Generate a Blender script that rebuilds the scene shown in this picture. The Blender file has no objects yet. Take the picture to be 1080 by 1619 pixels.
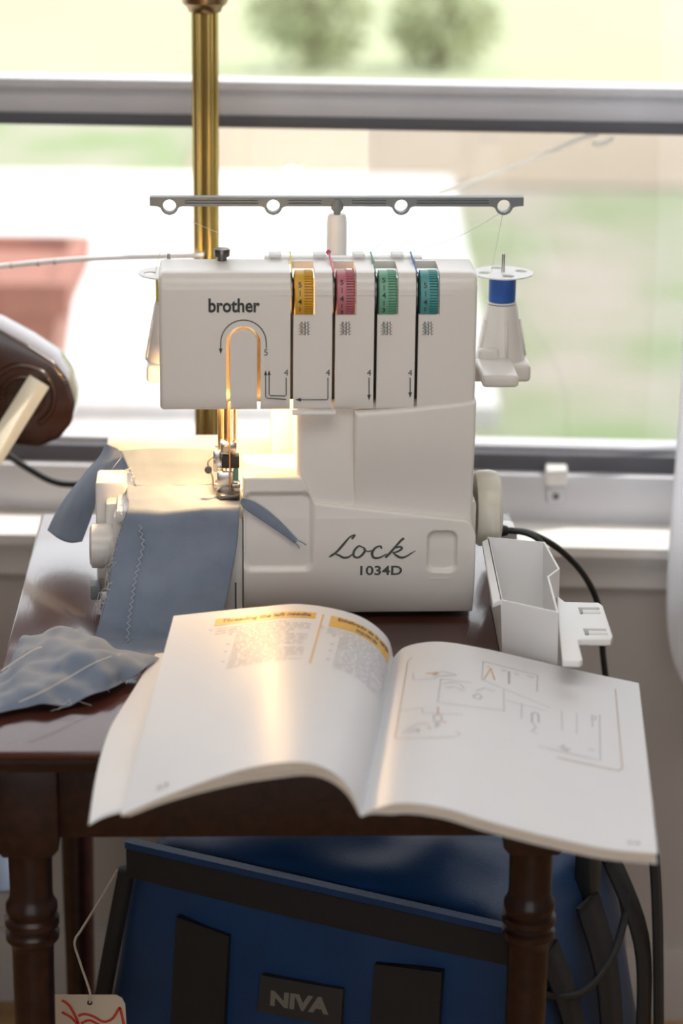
import bpy, bmesh, math, random
from mathutils import Vector, Matrix, noise as mnoise
random.seed(7)
R = math.radians
scn = bpy.context.scene
COL = scn.collection

# ------------------------------------------------------------------ camera
CAM_Z, FPX, PITCH, ROLL = 1.37, 4000.0, R(18), R(0.6)
cam_d = bpy.data.cameras.new('camera')
cam = bpy.data.objects.new('camera', cam_d); COL.objects.link(cam)
CROT = Matrix.Rotation(math.pi/2-PITCH, 3, 'X') @ Matrix.Rotation(ROLL, 3, 'Z')
cam.matrix_world = Matrix.Translation((0, 0, CAM_Z)) @ CROT.to_4x4()
cam_d.sensor_fit = 'VERTICAL'; cam_d.sensor_height = 36.0
cam_d.lens = FPX/1619*36
cam_d.clip_start = 0.05; cam_d.clip_end = 300
cam_d.dof.use_dof = True; cam_d.dof.focus_distance = 2.07; cam_d.dof.aperture_fstop = 4.0
scn.camera = cam
# ------------------------------------------------------------------ world, sun, exposure
w = bpy.data.worlds.new('sky'); scn.world = w; w.use_nodes = True
bg = w.node_tree.nodes['Background']
bg.inputs['Color'].default_value = (0.93, 0.96, 1.0, 1)
bg.inputs['Strength'].default_value = 2.5
sun_d = bpy.data.lights.new('sun', 'SUN'); sun_d.energy = 5.0; sun_d.angle = R(1.0); sun_d.color = (1, .95, .86)
sun = bpy.data.objects.new('sun', sun_d); COL.objects.link(sun)
sun.rotation_euler = (R(-14), R(42), 0)
# broad unseen fill light added overhead to brighten the room
cl_d = bpy.data.lights.new('overhead_fill', 'AREA'); cl_d.shape = 'RECTANGLE'; cl_d.size = 1.6; cl_d.size_y = 1.0; cl_d.energy = 15; cl_d.color = (1, .96, .91)
cl = bpy.data.objects.new('overhead_fill', cl_d); COL.objects.link(cl); cl.location = (.1, .75, 2.46)
vs = scn.view_settings
vs.view_transform = 'Standard'; vs.look = 'None'; vs.exposure = 0.0; vs.gamma = 1.0; vs.use_curve_mapping = False

# ------------------------------------------------------------------ helpers
def ray(x, y): return (CROT @ Vector(((x-540)/FPX, -(y-809.5)/FPX, -1))).normalized()
O = Vector((0, 0, CAM_Z))
def onz(x, y, z):
    d = ray(x, y); return O + d*((z-CAM_Z)/d.z)
def ony(x, y, Y):
    d = ray(x, y); return O + d*(Y/d.y)
def link(o, parent=None):
    COL.objects.link(o)
    if parent is not None: o.parent = parent
    return o
def mesh(name, vs_, fs, m, parent=None, smooth=False):
    me = bpy.data.meshes.new(name); me.from_pydata([tuple(v) for v in vs_], [], fs); me.validate(); me.update()
    if m: me.materials.append(m)
    if smooth: me.shade_smooth()
    return link(bpy.data.objects.new(name, me), parent)
def bmobj(name, bm, m, parent=None, smooth=False):
    me = bpy.data.meshes.new(name); bm.normal_update(); bm.to_mesh(me); bm.free()
    if m: me.materials.append(m)
    if smooth: me.shade_smooth()
    return link(bpy.data.objects.new(name, me), parent)
def autosm(o, ang=35):
    me = o.data; me.shade_smooth(); me.set_sharp_from_angle(angle=R(ang)); return o
def empty(name, loc=(0, 0, 0), rz=0):
    o = bpy.data.objects.new(name, None); COL.objects.link(o)
    o.location = loc; o.rotation_euler = (0, 0, rz); o.empty_display_size = .02; return o
def tag(o, label=None, cat=None, group=None, kind=None):
    if label: o['label'] = label
    if cat: o['category'] = cat
    if group: o['group'] = group
    if kind: o['kind'] = kind
    return o
def struct(o): o['kind'] = 'structure'; return o
def bevel_all(bm, b, seg=2):
    if b > 0: bmesh.ops.bevel(bm, geom=list(bm.edges), offset=b, segments=seg, profile=.5, affect='EDGES', clamp_overlap=True)
def box(name, x0, x1, y0, y1, z0, z1, m, parent=None, b=0.0, seg=2, T=None):
    bm = bmesh.new(); bmesh.ops.create_cube(bm, size=1)
    for v in bm.verts:
        v.co = Vector(((x0+x1)/2+v.co.x*(x1-x0), (y0+y1)/2+v.co.y*(y1-y0), (z0+z1)/2+v.co.z*(z1-z0)))
    bevel_all(bm, b, seg)
    if T is not None: bm.transform(T)
    o = bmobj(name, bm, m, parent)
    return autosm(o) if b > 0 else o
def lathe(name, prof, m, parent=None, seg=32, T=None, axis='Z', sharp=40):
    V, Fc = [], []
    for (r, z) in prof:
        for k in range(seg):
            a = 2*math.pi*k/seg; V.append((max(r, 1e-5)*math.cos(a), max(r, 1e-5)*math.sin(a), z))
    n = len(prof)
    for i in range(n-1):
        for k in range(seg):
            k2 = (k+1) % seg; Fc.append((i*seg+k, i*seg+k2, (i+1)*seg+k2, (i+1)*seg+k))
    Fc.append(tuple(range(seg-1, -1, -1))); Fc.append(tuple((n-1)*seg+k for k in range(seg)))
    M = Matrix.Identity(4)
    if axis == 'X': M = Matrix.Rotation(R(90), 4, 'Y')
    if axis == 'Y': M = Matrix.Rotation(R(-90), 4, 'X')
    if T is not None: M = T @ M
    return autosm(mesh(name, [M @ Vector(v) for v in V], Fc, m, parent), sharp)
def crom(P, n):
    """Catmull-Rom through points P, n samples per span"""
    out = []; L = len(P)
    for i in range(L-1):
        p0, p1, p2, p3 = P[max(i-1, 0)], P[i], P[i+1], P[min(i+2, L-1)]
        for k in range(n):
            t = k/n
            out.append(.5*((2*p1)+(p2-p0)*t+(2*p0-5*p1+4*p2-p3)*t*t+(3*p1-p0-3*p2+p3)*t**3))
    out.append(P[-1].copy()); return out
def V3(*a): return Vector(a)
def tube(name, P, r, m, parent=None, seg=8, n=8, smooth_path=True):
    P = [Vector(p) for p in P]
    if smooth_path and len(P) > 2: Q = crom(P, n)
    else: Q = P
    N = len(Q); rs = [r]*N if not isinstance(r, (list, tuple)) else [r[min(int(i/(N-1)*(len(r)-1)), len(r)-2)]*(1-(i/(N-1)*(len(r)-1)) % 1 if i < N-1 else 0)+r[min(int(i/(N-1)*(len(r)-1))+1, len(r)-1)]*((i/(N-1)*(len(r)-1)) % 1 if i < N-1 else 1) for i in range(N)]
    up = Vector((0, 0, 1)); V, Fc = [], []
    t0 = (Q[1]-Q[0]).normalized()
    if abs(t0.dot(up)) > .95: up = Vector((1, 0, 0))
    nrm = (up-t0*up.dot(t0)).normalized()
    for i, q in enumerate(Q):
        t = (Q[min(i+1, N-1)]-Q[max(i-1, 0)]).normalized()
        nrm = (nrm-t*nrm.dot(t)).normalized(); b = t.cross(nrm)
        for k in range(seg):
            a = 2*math.pi*k/seg; V.append(q+(nrm*math.cos(a)+b*math.sin(a))*rs[i])
    for i in range(N-1):
        for k in range(seg):
            k2 = (k+1) % seg; Fc.append((i*seg+k, i*seg+k2, (i+1)*seg+k2, (i+1)*seg+k))
    Fc.append(tuple(range(seg-1, -1, -1))); Fc.append(tuple((N-1)*seg+k for k in range(seg)))
    return mesh(name, V, Fc, m, parent, True)
def prism(name, outline, d0, d1, m, parent=None, plane='XZ', b=0.0, seg=2, T=None):
    """outline 2D polygon extruded from d0 to d1 along the third axis"""
    def mk(a, c, d): return {'XZ': (a, d, c), 'XY': (a, c, d), 'YZ': (d, a, c)}[plane]
    bm = bmesh.new()
    va = [bm.verts.new(mk(a, c, d0)) for a, c in outline]; vb = [bm.verts.new(mk(a, c, d1)) for a, c in outline]
    n = len(outline)
    bm.faces.new(va); bm.faces.new(vb[::-1])
    for i in range(n): bm.faces.new((va[i], vb[i], vb[(i+1) % n], va[(i+1) % n]))
    bmesh.ops.recalc_face_normals(bm, faces=bm.faces)
    bevel_all(bm, b, seg)
    if T is not None: bm.transform(T)
    return autosm(bmobj(name, bm, m, parent), 35)
def boolcut(o, cutters, op='DIFFERENCE'):
    for c in cutters:
        c.parent = o.parent
        md = o.modifiers.new('b', 'BOOLEAN'); md.operation = op; md.object = c; md.solver = 'EXACT'
    bpy.context.view_layer.update()
    dg = bpy.context.evaluated_depsgraph_get()
    me = bpy.data.meshes.new_from_object(o.evaluated_get(dg))
    o.modifiers.clear(); old = o.data; o.data = me; bpy.data.meshes.remove(old)
    for c in cutters:
        d = c.data; bpy.data.objects.remove(c); bpy.data.meshes.remove(d)
    return autosm(o, 35)
def loft(name, rows, m, parent=None, nu=8, nv=8, thick=.0006, amp=0, sc=30, seed=0, zmin=None):
    rows = [crom([Vector(p) for p in r], nu) for r in rows]
    cols = [crom([r[i] for r in rows], nv) for i in range(len(rows[0]))]
    NU, NV = len(cols), len(cols[0]); V = []
    for i in range(NU):
        for j in range(NV):
            p = cols[i][j]
            if amp:
                a = cols[min(i+1, NU-1)][j]-cols[max(i-1, 0)][j]; c = cols[i][min(j+1, NV-1)]-cols[i][max(j-1, 0)]
                nn = a.cross(c)
                if nn.length > 0: p = p+nn.normalized()*amp*mnoise.noise(p*sc+Vector((seed, seed*2, 0)))
            if zmin is not None and p.z < zmin: p = Vector((p.x, p.y, zmin))
            V.append(p)
    Fc = [(i*NV+j, (i+1)*NV+j, (i+1)*NV+j+1, i*NV+j+1) for i in range(NU-1) for j in range(NV-1)]
    o = mesh(name, V, Fc, m, parent, True)
    if thick:
        md = o.modifiers.new('thick', 'SOLIDIFY'); md.thickness = thick; md.offset = 0
    return o
_txt = {}
def text2d(s, size=1.0, bold=0.0, shear=0.0, sx=1.0):
    """flat triangulated glyph mesh of a string, centred on x"""
    cu = bpy.data.curves.new('t', 'FONT'); cu.body = s; cu.size = size; cu.offset = bold; cu.shear = shear
    cu.align_x = 'CENTER'; cu.resolution_u = 3
    o = bpy.data.objects.new('t', cu); COL.objects.link(o); bpy.context.view_layer.update()
    me = o.evaluated_get(bpy.context.evaluated_depsgraph_get()).to_mesh()
    V = [(v.co.x*sx, v.co.y) for v in me.vertices]; Fc = [tuple(p.vertices) for p in me.polygons]
    o.evaluated_get(bpy.context.evaluated_depsgraph_get()).to_mesh_clear()
    bpy.data.objects.remove(o); bpy.data.curves.remove(cu)
    return V, Fc
def ribbon2d(pts, w):
    """flat stroke of width w (number or list) along 2D points"""
    V, Fc = [], []; n = len(pts)
    for i, p in enumerate(pts):
        a = Vector(pts[max(i-1, 0)]); b = Vector(pts[min(i+1, n-1)]); d = (b-a)
        d = d.normalized() if d.length > 0 else Vector((1, 0)); ww = w[i] if isinstance(w, (list, tuple)) else w
        nx, ny = -d.y*ww/2, d.x*ww/2
        V += [(p[0]+nx, p[1]+ny), (p[0]-nx, p[1]-ny)]
    for i in range(n-1): Fc.append((2*i, 2*i+1, 2*i+3, 2*i+2))
    return V, Fc
def merge2d(parts):
    V, Fc = [], []
    for v, f in parts:
        o = len(V); V += v; Fc += [tuple(i+o for i in q) for q in f]
    return V, Fc
def shift2d(vf, dx, dy): return [(a+dx, b+dy) for a, b in vf[0]], vf[1]

# ------------------------------------------------------------------ materials
def mat(name, col, rough=.5, metal=0.0, var=0.0, vscale=20, bump=0.0, bscale=200, coat=0.0, spec=.5, sheen=0.0, stretch=(1, 1, 1), col2=None, sss=0.0, trans=0.0):
    m = bpy.data.materials.new(name); m.use_nodes = True; nt = m.node_tree; N = nt.nodes; L = nt.links
    p = N['Principled BSDF']
    p.inputs['Base Color'].default_value = (*col, 1); p.inputs['Roughness'].default_value = rough
    p.inputs['Metallic'].default_value = metal; p.inputs['Coat Weight'].default_value = coat
    p.inputs['Specular IOR Level'].default_value = spec; p.inputs['Sheen Weight'].default_value = sheen
    p.inputs['Coat Roughness'].default_value = .08
    if var or bump:
        tc = N.new('ShaderNodeTexCoord'); mp = N.new('ShaderNodeMapping'); mp.inputs['Scale'].default_value = stretch
        L.new(tc.outputs['Object'], mp.inputs['Vector'])
    if var:
        n = N.new('ShaderNodeTexNoise'); n.inputs['Scale'].default_value = vscale; n.inputs['Detail'].default_value = 5
        L.new(mp.outputs[0], n.inputs['Vector'])
        rp = N.new('ShaderNodeValToRGB'); c2 = col2 or tuple(max(0, c*(1-var)) for c in col)
        c1 = col if col2 else tuple(min(1, c*(1+var)) for c in col)
        rp.color_ramp.elements[0].position = .32; rp.color_ramp.elements[1].position = .68
        rp.color_ramp.elements[0].color = (*c2, 1); rp.color_ramp.elements[1].color = (*c1, 1)
        L.new(n.outputs['Fac'], rp.inputs[0]); L.new(rp.outputs[0], p.inputs['Base Color'])
    if bump:
        n2 = N.new('ShaderNodeTexNoise'); n2.inputs['Scale'].default_value = bscale; n2.inputs['Detail'].default_value = 3
        L.new(mp.outputs[0], n2.inputs['Vector'])
        bp = N.new('ShaderNodeBump'); bp.inputs['Strength'].default_value = bump; bp.inputs['Distance'].default_value = .001
        L.new(n2.outputs['Fac'], bp.inputs['Height']); L.new(bp.outputs[0], p.inputs['Normal'])
    if trans:   # thin cloth that lets light through
        t = N.new('ShaderNodeBsdfTranslucent'); t.inputs['Color'].default_value = (*col, 1)
        mx_ = N.new('ShaderNodeMixShader'); mx_.inputs[0].default_value = trans
        L.new(p.outputs[0], mx_.inputs[1]); L.new(t.outputs[0], mx_.inputs[2]); L.new(mx_.outputs[0], N['Material Output'].inputs['Surface'])
    return m
def glassmat(name, refl=.06, tint=(1, 1, 1)):
    m = bpy.data.materials.new(name); m.use_nodes = True; nt = m.node_tree; N = nt.nodes; L = nt.links
    N.remove(N['Principled BSDF'])
    t = N.new('ShaderNodeBsdfTransparent'); t.inputs[0].default_value = (*tint, 1)
    g = N.new('ShaderNodeBsdfGlossy'); g.inputs['Roughness'].default_value = .02
    mx_ = N.new('ShaderNodeMixShader'); mx_.inputs[0].default_value = refl
    L.new(t.outputs[0], mx_.inputs[1]); L.new(g.outputs[0], mx_.inputs[2]); L.new(mx_.outputs[0], N['Material Output'].inputs[0])
    return m
def emit(name, col, s):
    m = bpy.data.materials.new(name); m.use_nodes = True; p = m.node_tree.nodes['Principled BSDF']
    p.inputs['Emission Color'].default_value = (*col, 1); p.inputs['Emission Strength'].default_value = s
    p.inputs['Base Color'].default_value = (*col, 1); return m
M = {
 'plastic': mat('white_plastic', (.80, .77, .73), .27, var=.015, vscale=8, bump=.04, bscale=900),
 'plastic2': mat('bright_white_plastic', (.86, .86, .86), .35, var=.01, vscale=8),
 'cream': mat('cream_plastic', (.80, .77, .66), .32),
 'ink': mat('dark_grey_ink', (.035, .04, .042), .5),
 'ink2': mat('green_grey_ink', (.075, .085, .075), .5),
 'darkgap': mat('black_plastic', (.012, .012, .013), .45),
 'bargrey': mat('grey_plastic', (.20, .225, .235), .45),
 'steel': mat('steel', (.62, .60, .57), .22, 1.0),
 'darksteel': mat('dark_steel', (.16, .15, .14), .3, 1.0),
 'goldsteel': mat('warm_steel', (.75, .58, .34), .25, 1.0),
 'yellow': mat('yellow_dial', (.72, .40, .035), .42), 'pink': mat('pink_dial', (.52, .17, .20), .42),
 'green': mat('green_dial', (.17, .42, .29), .42), 'teal': mat('teal_dial', (.08, .33, .33), .42),
 'bluethread': mat('blue_thread', (.025, .12, .46), .55, bump=.5, bscale=260, stretch=(.05, .05, 6)),
 'yellowthread': mat('yellow_thread', (.80, .68, .06), .55, bump=.5, bscale=260, stretch=(.05, .05, 6)),
 'pinkthread': mat('pink_thread', (.75, .12, .25), .6), 'greenthread': mat('green_thread', (.12, .35, .25), .6),
 'whitethread': mat('pale_thread', (.75, .73, .7), .7), 'orangethread': mat('orange_thread', (.62, .27, .10), .6),
 'mahogany': mat('mahogany', (.034, .011, .008), .36, var=.55, vscale=9, bump=.10, bscale=60, stretch=(12, 1, 12), coat=.08, spec=.35, col2=(.014, .005, .0045)),
 'mahogany_top': mat('mahogany_top', (.10, .030, .020), .20, var=.5, vscale=7, bump=.10, bscale=420, stretch=(1, .12, 1), coat=.35, col2=(.045, .014, .010)),
 'cloth': mat('blue_grey_cotton', (.235, .29, .385), .85, var=.06, vscale=60, bump=.35, bscale=1500, sheen=.3, trans=.12),
 'paper': mat('glossy_paper', (.80, .81, .84), .42, var=.008, vscale=30, bump=.03, bscale=35, trans=.06),
 'paperedge': mat('paper_edge', (.66, .60, .52), .8, var=.15, vscale=300, stretch=(.1, .1, 6)),
 'barprint': mat('orange_yellow_print', (.78, .47, .10), .35), 'textprint': mat('grey_print', (.36, .34, .37), .5),
 'lineprint': mat('brown_print', (.50, .36, .30), .5), 'drawprint': mat('faded_grey_print', (.42, .40, .42), .5), 'orangeprint': mat('orange_print', (.70, .36, .06), .5),
 'brass': mat('brass', (.62, .46, .16), .24, 1.0, var=.12, vscale=14),
 'darkbrass': mat('dark_brass', (.36, .26, .14), .3, 1.0),
 'wall': mat('greige_wall', (.50, .46, .43), .9, var=.03, vscale=6, bump=.1, bscale=180),
 'trim': mat('white_painted_trim', (.82, .80, .77), .45, var=.02, vscale=10),
 'ceil': mat('ceiling_white', (.8, .79, .77), .9),
 'floor': mat('oak_floor', (.46, .27, .11), .35, var=.3, vscale=4, stretch=(1, 9, 1)),
 'alu': mat('grey_aluminium', (.62, .62, .66), .42, .1, var=.04, vscale=12), 'gasket_shade': mat('dark_gasket_shade', (.10, .10, .115), .6),
 'glass': glassmat('window_glass', .05), 'screenwire': mat('screen_wire', (.50, .50, .48), .6),
 'bag': mat('blue_nylon', (.007, .046, .145), .40, var=.12, vscale=14, bump=.35, bscale=1100, sheen=.1, spec=.3),
 'webbing': mat('black_webbing', (.012, .012, .014), .7, bump=.4, bscale=900), 'patch': mat('charcoal_patch', (.028, .028, .030), .6),
 'patchtext': mat('grey_lettering', (.20, .19, .17), .6),
 'tagcard': mat('cream_card', (.62, .55, .45), .7), 'red': mat('red_print', (.55, .05, .03), .5), 'hole': mat('dark_green_eyelet', (.02, .035, .02), .5),
 'rubber': mat('black_rubber', (.012, .014, .014), .38),
 'chairwood': mat('dark_walnut', (.050, .020, .012), .22, var=.4, vscale=12, stretch=(1, 1, 6), coat=.4),
 'palewood': mat('pale_wood', (.86, .82, .68), .5, var=.06, vscale=14),
 'curtain': mat('white_sheer', (.94, .95, .97), .9, var=.02, vscale=4, trans=.7),
 'terracotta': mat('terracotta', (.26, .11, .08), .8, var=.18, vscale=7), 'soil': mat('soil', (.10, .06, .04), .95),
 'concrete': mat('pale_concrete', (.60, .60, .60), .9, var=.05, vscale=1.2), 'concretestep': mat('step_concrete', (.5, .5, .52), .9, var=.05, vscale=2),
 'sand': mat('sandy_soil', (.33, .27, .20), .95, var=.06, vscale=.9),
 'lawn': mat('patchy_lawn', (.14, .215, .075), .95, var=.3, vscale=2.2, col2=(.30, .27, .23)),
 'field': mat('bright_field', (.30, .33, .20), .95, var=.10, vscale=.35),
 'leaf': mat('pale_leaves', (.40, .44, .26), .7, var=.25, vscale=1.5, trans=.4), 'bark': mat('bark', (.2, .15, .1), .9),
 'bluecloth': mat('pale_blue_cloth', (.24, .30, .42), .8), 'whitecord': mat('white_cord', (.85, .84, .86), .6),
 'clear': mat('pale_streak', (.9, .88, .84), .3, trans=.6),
 'stitch': mat('pale_blue_stitching', (.46, .50, .58), .7),
 'bulb': emit('warm_bulb', (1, .70, .36), 14),
}

# ------------------------------------------------------------------ room
WY, WYAW = 2.47, R(-2.2)
WT = Matrix.Translation((0, WY, 0)) @ Matrix.Rotation(WYAW, 4, 'Z')   # wall frame: x along wall, y into the wall
def wz(px_, py_, dy=0.0):
    """wall-frame point seen at a pixel, on the plane dy from the wall face"""
    Mi = WT.inverted(); o = Mi @ O; d = Mi.to_3x3() @ ray(px_, py_)
    return o + d*((dy-o.y)/d.y)
struct(box('floor', -2.6, 2.4, -2.2, 2.75, -.04, 0, M['floor']))
SILL, HEAD = .552, 1.95
WX0, WX1 = -1.15, 1.0
bm = bmesh.new()
for (a, b, c, d) in ((-2.7, WX0, 0, 2.5), (WX1, 2.5, 0, 2.5), (WX0, WX1, 0, SILL-.03), (WX0, WX1, HEAD, 2.5)):
    t = bmesh.ops.create_cube(bm, size=1)
    for v in t['verts']: v.co = WT @ Vector(((a+b)/2+v.co.x*(b-a), .08+v.co.y*.16, (c+d)/2+v.co.z*(d-c)))
struct(bmobj('wall_back', bm, M['wall']))
struct(box('wall_left', -2.68, -2.6, -2.2, 2.6, 0, 2.5, M['wall']))
struct(box('wall_right', 2.3, 2.38, -2.2, 2.4, 0, 2.5, M['wall']))
struct(box('ceiling', -2.68, 2.45, -2.2, 2.75, 2.5, 2.56, M['ceil']))
bz = wz(1040, 1505, -.015).z
bm = bmesh.new()   # wall behind the camera; broad unseen opening added to let in front light
for (a, b, c, d) in ((-2.68, -1.3, 0, 2.5), (1.3, 2.38, 0, 2.5), (-1.3, 1.3, 0, .75), (-1.3, 1.3, 2.3, 2.5)):
    t = bmesh.ops.create_cube(bm, size=1)
    for v in t['verts']: v.co = Vector(((a+b)/2+v.co.x*(b-a), -2.24+v.co.y*.08, (c+d)/2+v.co.z*(d-c)))
struct(bmobj('wall_front', bm, M['wall']))
bb = struct(prism('baseboard_back', [(-.015, 0), (-.015, bz-.012), (-.009, bz), (0, bz), (0, 0)], -2.6, 2.3, M['wall'], plane='YZ', T=WT))
# sill board with its apron moulding
struct(prism('trim_1', [(-.045, SILL-.012), (-.045, SILL-.002), (-.041, SILL), (.10, SILL), (.10, SILL-.03), (-.018, SILL-.03), (-.02, SILL-.014)], WX0-.05, WX1+.05, M['trim'], plane='YZ', T=WT))
struct(prism('trim_2', [(-.012, SILL-.056), (-.016, SILL-.036), (-.012, SILL-.031), (0, SILL-.031), (0, SILL-.06)], WX0-.03, WX1+.03, M['trim'], plane='YZ', T=WT))
# window
win = empty('window_1'); win['kind'] = 'structure'; win.matrix_world = WT
ZR0, ZR1 = wz(540, 201, .05).z, wz(540, 129, .05).z
box('meeting_rail', WX0, WX1, .05, .085, ZR0+.006, ZR1-.010, M['alu'], win, .002)
box('rail_lip', WX0, WX1, .040, .075, ZR1-.010, ZR1, M['alu'], win, .002)
box('rail_shade', WX0, WX1, .046, .088, ZR0-.002, ZR0+.010, M['gasket_shade'], win, .001)  # dark strip stands for the shade under the rail
box('bottom_rail', WX0, WX1, .03, .085, SILL, SILL+.050, M['alu'], win, .002)
box('track', WX0, WX1, .045, .09, SILL+.050, SILL+.068, M['gasket_shade'], win, .001)
box('track_lip', WX0, WX1, .060, .092, SILL+.068, SILL+.073, M['alu'], win, .001)
box('side_jamb', WX0, WX0+.05, .03, .12, SILL, HEAD, M['alu'], win, .002)
box('side_jamb', WX1-.05, WX1, .03, .12, SILL, HEAD, M['alu'], win, .002)
box('head_rail', WX0, WX1, .03, .12, HEAD-.05, HEAD, M['alu'], win, .002)
box('glass_pane', WX0+.05, WX1-.05, .070, .073, SILL+.07, ZR0, M['glass'], win)
box('glass_pane', WX0+.05, WX1-.05, .064, .067, ZR1, HEAD-.05, M['glass'], win)
lp = wz(880, 745, .03)
la = box('latch', lp.x-.011, lp.x+.011, .018, .046, lp.z-.012, lp.z+.004, M['trim'], win, .002)
box('latch_plate', lp.x-.009, lp.x+.009, .026, .031, lp.z-.034, lp.z-.010, M['alu'], la, .001)
lathe('screw', [(.0038, 0), (.0038, .003), (.002, .004)], M['gasket_shade'], la, 12, Matrix.Translation((lp.x, .026, lp.z-.026)), axis='Y')
# insect screen: real wires, too fine to pick apart
V, Fc = [], []
def wire(x0, x1, z0, z1):
    o = len(V); V.extend([(x0, .1, z0), (x1, .1, z0), (x1, .1, z1), (x0, .1, z1)]); Fc.append((o, o+1, o+2, o+3))
sx0, sx1, sz0, sz1, st, wt_ = .02, .42, SILL+.07, ZR0, .0017, .00032
k = 0
while sx0+k*st < sx1: wire(sx0+k*st, sx0+k*st+wt_, sz0, sz1); k += 1
k = 0
while sz0+k*st < sz1: wire(sx0, sx1, sz0+k*st, sz0+k*st+wt_); k += 1
tag(mesh('insect_screen', V, Fc, M['screenwire'], win), kind='stuff')
box('screen_frame', sx1, sx1+.012, .095, .105, sz0, sz1, M['alu'], win, .001)

# ------------------------------------------------------------------ outdoors
G = -.15
struct(mesh('lawn_ground', [(-30, 2.7, G), (30, 2.7, G), (30, 10.2, G), (-30, 10.2, G)], [(0, 1, 2, 3)], M['lawn']))
struct(mesh('field_ground', [(-80, 10.2, G), (80, 10.2, G), (80, 120, G), (-80, 120, G)], [(0, 1, 2, 3)], M['field']))
struct(box('patio_slab', -6, .34, 5.28, 8.0, G-.1, G+.05, M['concrete'], b=.006))
struct(box('patio_step', -6, .18, 3.2, 5.26, G-.1, G+.012, M['concrete'], b=.006))
struct(box('sand_strip', -.52, 14, 8.05, 9.9, G-.1, G+.015, M['sand'], b=.004))
def shrub(name, c, rx, rz, n, label, leafsize=.05):
    t = empty(name, (c[0], c[1], G)); tag(t, label, 'shrub', 'shrubs beyond the sandy strip')
    V, Fc = [], []
    for i in range(n):
        d = Vector((random.gauss(0, 1), random.gauss(0, 1), random.gauss(0, 1))).normalized()*(random.random()**.4)
        p = Vector((d.x*rx, d.y*rx*.7, rz*.45+d.z*rz*.5))
        a = Vector((random.gauss(0, 1), random.gauss(0, 1), random.gauss(0, 1))).normalized(); b = a.orthogonal().normalized()
        s = leafsize*random.uniform(.6, 1.3); o = len(V)
        V += [p-a*s, p+b*s*.4, p+a*s, p-b*s*.4]; Fc.append((o, o+1, o+2, o+3))
    lf = mesh('foliage', V, Fc, M['leaf'], t); lf['kind'] = 'stuff'
    for k in range(4):
        a = k*1.6; tube('stem', [(0, 0, 0), (math.cos(a)*rx*.2, math.sin(a)*rx*.2, rz*.35), (math.cos(a)*rx*.45, math.sin(a)*rx*.4, rz*.75)], [.03, .018, .008], M['bark'], t, 6, 4)
c = onz(470, 60, G); shrub('garden_shrub', (-.15, 10.7), .27, .50, 420, 'loose green shrub behind the glass, left of the two blurred shrubs')
shrub('garden_shrub', (.40, 10.75), .25, .42, 360, 'smaller green shrub behind the glass, right of the two blurred shrubs')
# terracotta planter, square and tapering
pl = empty('planter', (0, 0, 0)); tag(pl, 'square tapering terracotta planter outside the window, at the left', 'planter')
pc = onz(145, 378, G+.40); px1 = pc.x; pY = pc.y-.24
pw = .44; pcx, pcy = px1-.24, pY+.02
def frust(name, w0, w1, z0, z1, inner, m, parent):
    bm = bmesh.new(); rings = []
    lv = [(w0, z0), (w1, z1)] + ([(inner, z1), (inner*.93, z1-.06)] if inner else [])
    for (ww, z) in lv: rings.append([bm.verts.new((pcx+sx*ww/2, pcy+sy*ww/2, z)) for sx, sy in ((-1, -1), (1, -1), (1, 1), (-1, 1))])
    for a, b in zip(rings, rings[1:]):
        for k in range(4): bm.faces.new((a[k], a[(k+1) % 4], b[(k+1) % 4], b[k]))
    bm.faces.new(rings[0][::-1]); bm.faces.new(rings[-1])
    bmesh.ops.recalc_face_normals(bm, faces=bm.faces); return bmobj(name, bm, m, parent)
frust('pot_body', .34, .44, G+.05, G+.385, None, M['terracotta'], pl)
frust('rim', .47, .48, G+.34, G+.405, .40, M['terracotta'], pl)
frust('soil', .36, .40, G+.34, G+.355, None, M['soil'], pl)

# ------------------------------------------------------------------ table
TZ = .64
tb = empty('side_table', (-.0505, 1.963, 0), R(2.0)); tag(tb, 'dark mahogany side table with turned legs carrying the white machine', 'table')
TW, TD = .2185, .2775
prism('table_top', [(-TW, -TD), (TW, -TD), (TW, TD), (-TW, TD)], TZ-.006, TZ, M['mahogany_top'], tb, 'XY', .0022, 2)
# ogee moulding ring under the top
bm = bmesh.new(); rg = []
for off, z in ((.001, TZ-.006), (.001, TZ-.010), (.006, TZ-.013), (.009, TZ-.018), (.016, TZ-.021), (.018, TZ-.024), (.05, TZ-.024)):
    rg.append([bm.verts.new((sx*(TW-off), sy*(TD-off), z)) for sx, sy in ((-1, -1), (1, -1), (1, 1), (-1, 1))])
for a, b in zip(rg, rg[1:]):
    for k in range(4): bm.faces.new((a[k], b[k], b[(k+1) % 4], a[(k+1) % 4]))
bm.faces.new(rg[0]); bm.faces.new(rg[-1][::-1]); bmesh.ops.recalc_face_normals(bm, faces=bm.faces)
bmobj('edge_moulding', bm, M['mahogany'], tb)
LX, LYf, LYb, AZ = .189, -.2275, .2275, .556
for s in (-1, 1):
    box('apron', -LX+.022, LX-.022, s*.2275-.010+(-.006 if s < 0 else .006), s*.2275+.010+(-.006 if s < 0 else .006), AZ if s < 0 else .598, TZ-.0235, M['mahogany'], tb, .001)
    box('apron', s*(LX+.006)-.010, s*(LX+.006)+.010, LYf+.022, LYb-.022, AZ if s < 0 else .590, TZ-.0235, M['mahogany'], tb, .001)
legprof = [(.010, 0), (.012, .01), (.0125, .10), (.0150, .30), (.0158, .455), (.0165, .462), (.0202, .466), (.0204, .471), (.0178, .4735), (.0178, .4755), (.0206, .478), (.0206, .483), (.0180, .4855), (.0180, .4875), (.0196, .490), (.0196, .4945), (.0170, .4985), (.0162, .504), (.0165, .535), (.0170, .552)]
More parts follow.
